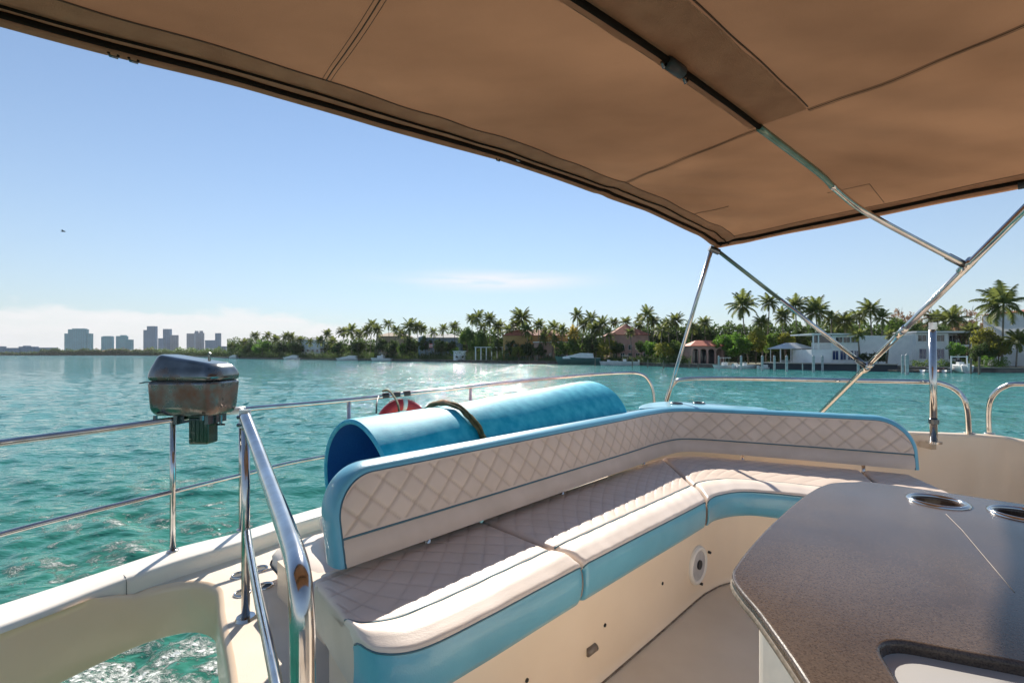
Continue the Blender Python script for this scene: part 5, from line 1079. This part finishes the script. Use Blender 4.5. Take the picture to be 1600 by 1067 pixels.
# ================================================================== GRILL ON THE RAIL
gb = P(302, 650, 2.62); gr = thing('rail_grill', 'rusty stainless barbecue grill mounted on the stern railing', 'grill', tuple(gb), 0, None, True)
s_ = 2.62/F
def gx(px): return (px-302)*s_
def gz(py): return (650-py)*s_
yf, yb = -.15, .17
b = B()     # lower firebox: octagonal plan with chamfered ends
def octo(x0, x1, ch, z, y0, y1): return [(x0+ch, y0, z), (x1-ch*.8, y0, z), (x1, y0+ch*1.2, z), (x1, y1-ch, z), (x1-ch, y1, z), (x0+ch, y1, z), (x0, y1-ch, z), (x0, y0+ch*1.2, z)]
def stackp(b, rings, cap0=True, cap1=True):
    n = len(rings[0]); b.add([p for r in rings for p in r], [(i*n+j, i*n+(j+1) % n, (i+1)*n+(j+1) % n, (i+1)*n+j) for i in range(len(rings)-1) for j in range(n)]+([tuple(range(n))[::-1]] if cap0 else [])+([tuple((len(rings)-1)*n+j for j in range(n))] if cap1 else []))
    return b
stackp(b, [octo(gx(250), gx(357), .03, gz(647), yf+.05, yb-.04), octo(gx(243), gx(362), .045, gz(638), yf+.01, yb-.01), octo(gx(238), gx(367), .055, gz(594), yf, yb)])
autosm(bevel(b.done('firebox', MT['rust'], gr), .022, 4, 15), 30)
b = B(); tp = octo(gx(251), gx(358), .04, gz(553.5), yf+.05, yb-.05); tp = [(x, y, z_-max(0, (x+.03))*.24) for x, y, z_ in tp]
stackp(b, [octo(gx(237.5), gx(367.5), .055, gz(594)+.002, yf-.002, yb+.002), octo(gx(238), gx(367), .056, gz(580), yf+.005, yb), tp]); autosm(bevel(b.done('lid', MT['rust'], gr), .024, 4, 12), 30)
B().tube([(gx(p[0]), p[1], gz(p[2])) for p in ((240, yf-.004, 596.5), (252, yf-.010, 594.8), (353, yf-.008, 592), (366, yf+.05, 591.5))], .003, 6).done('lid_seam', MT['dark'], gr)
B().tube([(gx(356), yf+.02, gz(563)), (gx(359), yf+.0, gz(553)), (gx(361), yf, gz(551))], .008, 8).done('lid_knob', MT['chromed'], gr)
for px in (262, 343): B().tube([(gx(px), yf+.02, gz(645)), (gx(px), yf+.02, gz(652))], .012, 8).done('bolt', MT['chromed'], gr)
for px, dy in ((288, .0), (343, 0)): B().box(gx(px)-.012, gx(px)+.012, yf+.06, yb-.08, gz(660), gz(646)).done('mounting_clamp', MT['chromed'], gr)
q = B(); q.tube([(gx(352), 0, gz(648)), (gx(352), 0, gz(664))], .009, 8); q.tube([(gx(345), 0, gz(663)), (gx(359), 0, gz(663))], .006, 8); q.done('clamp_screw', MT['chromed'], gr)
gr.scale = (.86, .9, 1)
gc = thing('green_canister', 'dark green translucent box hanging under the rail grill', 'box', tuple(P(318, 692, 2.6)), 0, None, True)
bevel(B().box(-.068, .068, -.06, .06, 0, .150).done('box', MT['green'], gc), .012, 3); bevel(B().box(-.071, .071, -.063, .063, .151, .168).done('lid', MT['green'], gc), .005, 2)
for k in range(4): B().box(-.05+k*.028, -.044+k*.028, -.0625, -.0602, .015, .14).done('rib', MT['green'], gc)

gc.scale = (.80, .8, 1)
# ================================================================== SUN PAD BUNDLE AT THE SOFA'S LEFT END
sp_ = thing('vinyl_pad', 'pale vinyl sun pad lying on the side deck left of the sofa', 'cushion', (-1.02, 2.36, CZ+ZD))
def pillow(c, ex, ey, ez, rz, tilt, n=24, m=14, e=.45):
    rows = []; mat_ = Matrix.Rotation(rz, 3, 'Z') @ Matrix.Rotation(tilt, 3, 'Y'); sg = lambda v, p: math.copysign(abs(v)**p, v)
    for i in range(m+1):
        ph = -math.pi/2+math.pi*i/m; r = []
        for j in range(n+1):
            th = 2*math.pi*j/n; x, y, z_ = sg(math.cos(ph), .6)*sg(math.cos(th), e), sg(math.cos(ph), .6)*sg(math.sin(th), e), sg(math.sin(ph), .8)
            wv = 1+.02*math.sin(7*th+2*ph*3); r.append(Vector(c)+mat_ @ Vector((x*ex*wv, y*ey*wv, z_*ez)))
        rows.append(r)
    return rows
B().grid(pillow((-.93, 2.42, CZ+ZD+.10), .27, .33, .085, .75, .0)).done('pad', MT['vinylw'], sp_, True)
B().grid(pillow((-.80, 2.50, CZ+ZD+.235), .20, .28, .07, .7, .15)).done('folded_layer', MT['vinylw'], sp_, True)
pr = pillow((-.93, 2.42, CZ+ZD+.10), .272, .332, .086, .75, .0, 40); B().tube(pr[7][:-1], .005, 6, closed=True).done('piping', MT['dark'], sp_, True)

# ================================================================== COUNTER
ct = thing('granite_counter', 'dark granite topped wet bar with cup holders and sunken lid', 'counter', (.9, .7, CZ+ZF))
ZC = -.40
MT['streakc'] = mat('light_streak_tint', (.17, .13, .10), .5)  # pale tone for the painted streak of light on the counter
def cg(*l): return [g2(px, py, ZC) for px, py in l]
out = [(.30, .10), (.315, .35), (.345, .50), (.367, .56), (.388, .70), (.392, .76), (.398, .805), (.410, .835), (.432, .865), (.50, .945), (.62, 1.075), (.80, 1.255), (.90, 1.345), (.945, 1.38), (1.00, 1.412), (1.07, 1.422), (1.14, 1.410), (1.36, 1.215), (1.60, 1.0), (1.85, .75), (1.9, .5), (1.8, .1)]
out = [(p.x, p.y) for p in smooth([(x, y, 0) for x, y in out], 6)]
def circ(c, r, n=36): return [(c[0]+r*math.cos(2*math.pi*i/n), c[1]+r*math.sin(2*math.pi*i/n)) for i in range(n)]
h1 = g2(1465, 783.5, ZC); h2 = g2(1600, 804, ZC)
cA = Vector((.507, .643)); dA = Vector((.93, -.37)).normalized(); dB = Vector((-.37, -.93)).normalized()
rec = []
def rr_rect(o_, a, b_, la, lb, r, n=8):
    c4_ = [o_, o_+a*la, o_+a*la+b_*lb, o_+b_*lb]; out_ = []
    dirs = [(b_, a), (-a, b_), (-b_, -a), (a, -b_)]
    for c_, (u_, v_) in zip(c4_, dirs):
        cen = c_+u_*r+v_*r
        for i in range(n+1): t = math.pi/2*i/n; out_.append(tuple(cen-v_*r*math.cos(t)-u_*r*math.sin(t)))
    return out_
rec = rr_rect(cA+Vector((.0, .014)), dA, dB, .42, .32, .055)
top = ngon('countertop', [out, circ(h1, .054), circ(h2, .054), rec], ZC-.014, MT['stone'], ct, .028)
B().tube([Rl(x, y, ZC-.020) for x, y in out[6:-18]], .0085, 8).done('edge_band', MT['stone_edge'], ct, True)
for h_ in (h1, h2):
    c = Rl(h_[0], h_[1], ZC); r = B().ring(c+Vector((0, 0, .002)), (0, 0, 1), .052, .066, .004, 40).done('cup_holder', MT['steel'], ct, True)
    w_ = B(); w_.grid([[c+Vector((math.cos(a)*.0525, math.sin(a)*.0525, zz)) for zz in (0, -.08)]+[c+Vector((0, 0, -.08))] for a in [2*math.pi*i/32 for i in range(33)]], True); w_.done('cup_well', mat('well_steel', (.07, .07, .075), .3, .6), r, True)
rec2 = rr_rect(cA+Vector((.0, .014))-(dA+dB)*.004, dA, dB, .428, .328, .058)
ngon('sink_lid', rec2, ZC-.023, mat('grey_lid', (.50, .48, .46), .28, coat=.3, ns=3), ct, .012)
B().tube([Rl(x, y, ZC-.017) for x, y in rec]+[Rl(*rec[0], ZC-.017)], .003, 6).done('gasket', MT['dark'], ct)
B().tube([Rl(*g2(1478, 803, ZC), ZC+.0006), Rl(*g2(1503, 828, ZC), ZC+.0006), Rl(*g2(1529, 859, ZC), ZC+.0006), Rl(*g2(1585, 925, ZC), ZC+.0002)], .0008, 4).done('light_streak', MT['streakc'], ct)  # streak of light on the stone, painted as a thin pale line
cb = [(.455, .40), (.455, .845), (.95, 1.30), (1.08, 1.33), (1.55, .92), (1.75, .7), (1.75, .15), (.455, .15)]
q = B().prism([Vector((x, y, 0)) for x, y in cb], CZ+ZF, CZ+ZC-.03).done('cabinet', MT['white'], ct); bevel(q, .02, 3)

# ================================================================== BIMINI
C1 = Vector((1.475, 3.33, 0)); ub = Vector((-.769, -.639, 0)); vb = Vector((.587, -.809, 0))
ZK = [(-.02, .785), (.0, .80), (.25, .845), (.9, .886), (1.5, .893), (2.03, .886), (2.97, .838), (3.51, .80), (3.9, .755), (4.1, .72)]
def zc(a):
    for (x0, z0), (x1, z1) in zip(ZK, ZK[1:]):
        if a <= x1: t = (a-x0)/(x1-x0); t = t*t*(3-2*t)*.3+t*.7; return z0+(z1-z0)*t
    return ZK[-1][1]
sag_r = random.Random(3)
def cz(a, b_):
    g = b_/.88; sg = math.sin(math.pi*(g % 1)); ed = min(1, max(a, 0)/.5)
    return zc(a)+.022*0-.020*sg*ed+.004*math.sin(a*7+b_*3)*ed*sg+.003*math.sin(a*17-b_*9)*sg+(.006*math.exp(-((a-1.3)/.04)**2))+.0030*math.sin((a*1.6+b_*2.6)*9)*math.exp(-((a-.9)/.8)**2)*ed*sg+.0045*math.sin(math.atan2(b_, a+.02)*16)*math.exp(-math.hypot(a, b_)/.45)*min(1, math.hypot(a, b_)/.1)+.0015*math.sin((a-b_*1.5)*21+2*math.sin(a*3))*math.exp(-((b_-.2)/.12)**2)
def K(a, b_, dz=0): p = C1+ub*a+vb*b_; return Vector((p.x, p.y, CZ+cz(a, b_)+dz))
bm_ = thing('bimini_top', 'brown canvas bimini awning on its stainless folding frame overhead', 'awning', tuple(P(1295, 632, 3.9)))
A_ = [-.02+.02*i for i in range(int(4.12/.02)+1)]; Bb = [.01+.02*i for i in range(89)]
B().grid([[K(a, b_) for b_ in Bb] for a in A_]).done('canvas', MT['canvas'], bm_, True)
# hem roll and dark gap along the near-left edge, with zipper and pocket flap
ha = [.0+.04*i for i in range(103)]
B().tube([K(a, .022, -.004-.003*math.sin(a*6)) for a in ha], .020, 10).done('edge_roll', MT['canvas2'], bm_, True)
B().tube([K(a, .056, -.014) for a in ha], .0085, 10).done('front_bow', MT['zip'], bm_, True)
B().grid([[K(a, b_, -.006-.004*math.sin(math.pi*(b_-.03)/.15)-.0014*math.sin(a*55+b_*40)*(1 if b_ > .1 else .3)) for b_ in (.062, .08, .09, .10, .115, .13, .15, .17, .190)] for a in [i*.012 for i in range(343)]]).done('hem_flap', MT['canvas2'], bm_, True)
B().tube([K(a, .115+.018*math.sin(a*2.1)*math.sin(a*.9+1), -.016) for a in ha], .0038, 6).done('zipper', MT['zip'], bm_, True)
def seam(pts, r=.0018, name='seam', m='thread'): B().tube([K(a, b_, -.004) for a, b_ in pts], r, 5).done(name, MT[m], bm_, True)
seam([(a, .192) for a in ha], .0022); seam([(a, .084) for a in ha], .0022)
seam([(1.30+.05*math.sin(math.pi*i/20), .19+(.66)*i/20) for i in range(21)]); seam([(2.80-.03*i/20, .19+.66*i/20) for i in range(21)]); seam([(1.32, 1.04+.7*i/20) for i in range(21)])
for q_ in (.012, -.012):
    seam([(1.30+q_+.05*math.sin(math.pi*i/20), .19+.66*i/20) for i in range(21)], .0009); seam([(2.80+q_-.03*i/20, .19+.66*i/20) for i in range(21)], .0009); seam([(1.32+q_, 1.04+.7*i/20) for i in range(21)], .0009)
seam([(.62, .19+.22*i/8) for i in range(9)]); seam([(2.75, 1.04+.7*i/20) for i in range(21)])
# middle bow: sleeve, exposed patinated part, leg
sl_ = [i*.05 for i in range(27, 82)]
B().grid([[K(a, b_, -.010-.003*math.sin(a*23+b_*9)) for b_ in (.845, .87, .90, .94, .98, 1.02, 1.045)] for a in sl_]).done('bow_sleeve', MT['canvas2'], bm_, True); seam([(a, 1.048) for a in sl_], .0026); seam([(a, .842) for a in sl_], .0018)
B().tube([K(a, .885, -.024) for a in sl_], .0085, 10).done('middle_bow', MT['zip'], bm_, True)
J2 = Vector((2.52, 2.523, CZ+.488)); J1 = P(1355, 574, 3.38); Mb = Vector((2.71, 3.9, CZ-.44)); 
e0 = K(1.36, .885, -.026); e1 = K(.75, .90, -.03); e2 = K(.15, .905, -.035)
B().tube(smooth([e0, e1, K(.55, .90, -.03)], 6), .0135, 12).done('bow_tube', MT['patina'], bm_, True); B().tube(smooth([K(.552, .90, -.03), P(1338, 322, 2.42), P(1380, 347, 2.46), P(1440, 379, 2.49), J2], 6), .0150, 14).done('bow_leg', MT['steel'], bm_, True)
seam([(.40, .84), (.40, 1.02), (.10, 1.02)], .0014)
# side hem
B().tube([K(.03, b_, -.012) for b_ in [i*.05 for i in range(1, 35)]], .0105, 8).done('side_bead', MT['zip'], bm_, True)
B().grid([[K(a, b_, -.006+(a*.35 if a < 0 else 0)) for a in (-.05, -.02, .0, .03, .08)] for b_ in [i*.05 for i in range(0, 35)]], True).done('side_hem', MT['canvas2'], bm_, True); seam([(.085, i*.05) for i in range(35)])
# legs and struts
Cn = K(.01, .01, -.03); leg = Vector((2.71, 3.9, CZ-.64)); C3 = Vector((2.455, 2.06, CZ+.79))
md = (C3-Mb).normalized(); B().tube([Mb-md*.18, C3], .0185, 16).done('main_leg', MT['steel'], bm_, True)
jt = (J1-Cn).normalized(); B().tube([Cn, Cn+jt*.62], .0135, 12).done('front_leg', MT['patina'], bm_, True); B().tube([Cn+jt*.62, J1], .0150, 14).done('front_leg', MT['steel'], bm_, True)
B().tube([J1-jt*.11, J1-jt*.015], .0195, 12).done('sleeve', MT['chromed'], bm_, True)
q2 = (J2-e2).normalized(); B().tube([J2-q2*.12, J2-q2*.01], .019, 12).done('sleeve', MT['chromed'], bm_, True)
for J in (J1, J2): B().tube([J-md*.045, J+md*.045], .0245, 14).done('hinge', MT['steel'], bm_, True); B().tube([J+Vector((0, -.035, 0)), J+Vector((0, .02, 0))], .009, 8).done('pin', MT['chromed'], bm_)
hb_ = Mb+md*((P(1447, 490, 3).z-CZ+.44)/md.z if False else 1.02); B().tube([hb_, hb_+md*.10], .0225, 14).done('sleeve', MT['steel'], bm_, True)
sb = P(1038, 640, 4.34); B().tube([Cn+Vector((-.02, 0, -.01)), sb, sb+(sb-Cn).normalized()*.12], .0150, 14).done('rear_strut', MT['steel'], bm_, True)
autosm(B().tube([Cn+Vector((-.035, 0, .0)), Cn+Vector((.035, .0, -.03))], .022, 12).done('corner_fitting', MT['chromed'], bm_))
for a, b_ in ((2.04, .056), (1.97, .115), (3.30, .056), (3.26, .056)):
    p = K(a, b_, -.034); q = B(); q.tube([p+ub*.010, p+ub*.007+Vector((0, 0, -.008)), p-ub*.007+Vector((0, 0, -.008)), p-ub*.010], .0035, 6); q.done('snap_hook', MT['chromed'], bm_, True)
for a in (2.02, 1.90): p = K(a, .885, -.04); q = B(); q.tube([p+ub*.012, p+Vector((0, 0, -.014)), p-ub*.012], .005, 6); q.done('snap_hook', MT['chromed'], bm_, True)
B().tube([K(2.0, .885, -.03), K(1.92, .885, -.03)], .018, 10).done('coupling', MT['dark'], bm_, True)
B().tube([K(.02, 1.50, -.02), K(.02, 1.57, -.02)], .022, 10).done('end_cap', MT['dark'], bm_, True)
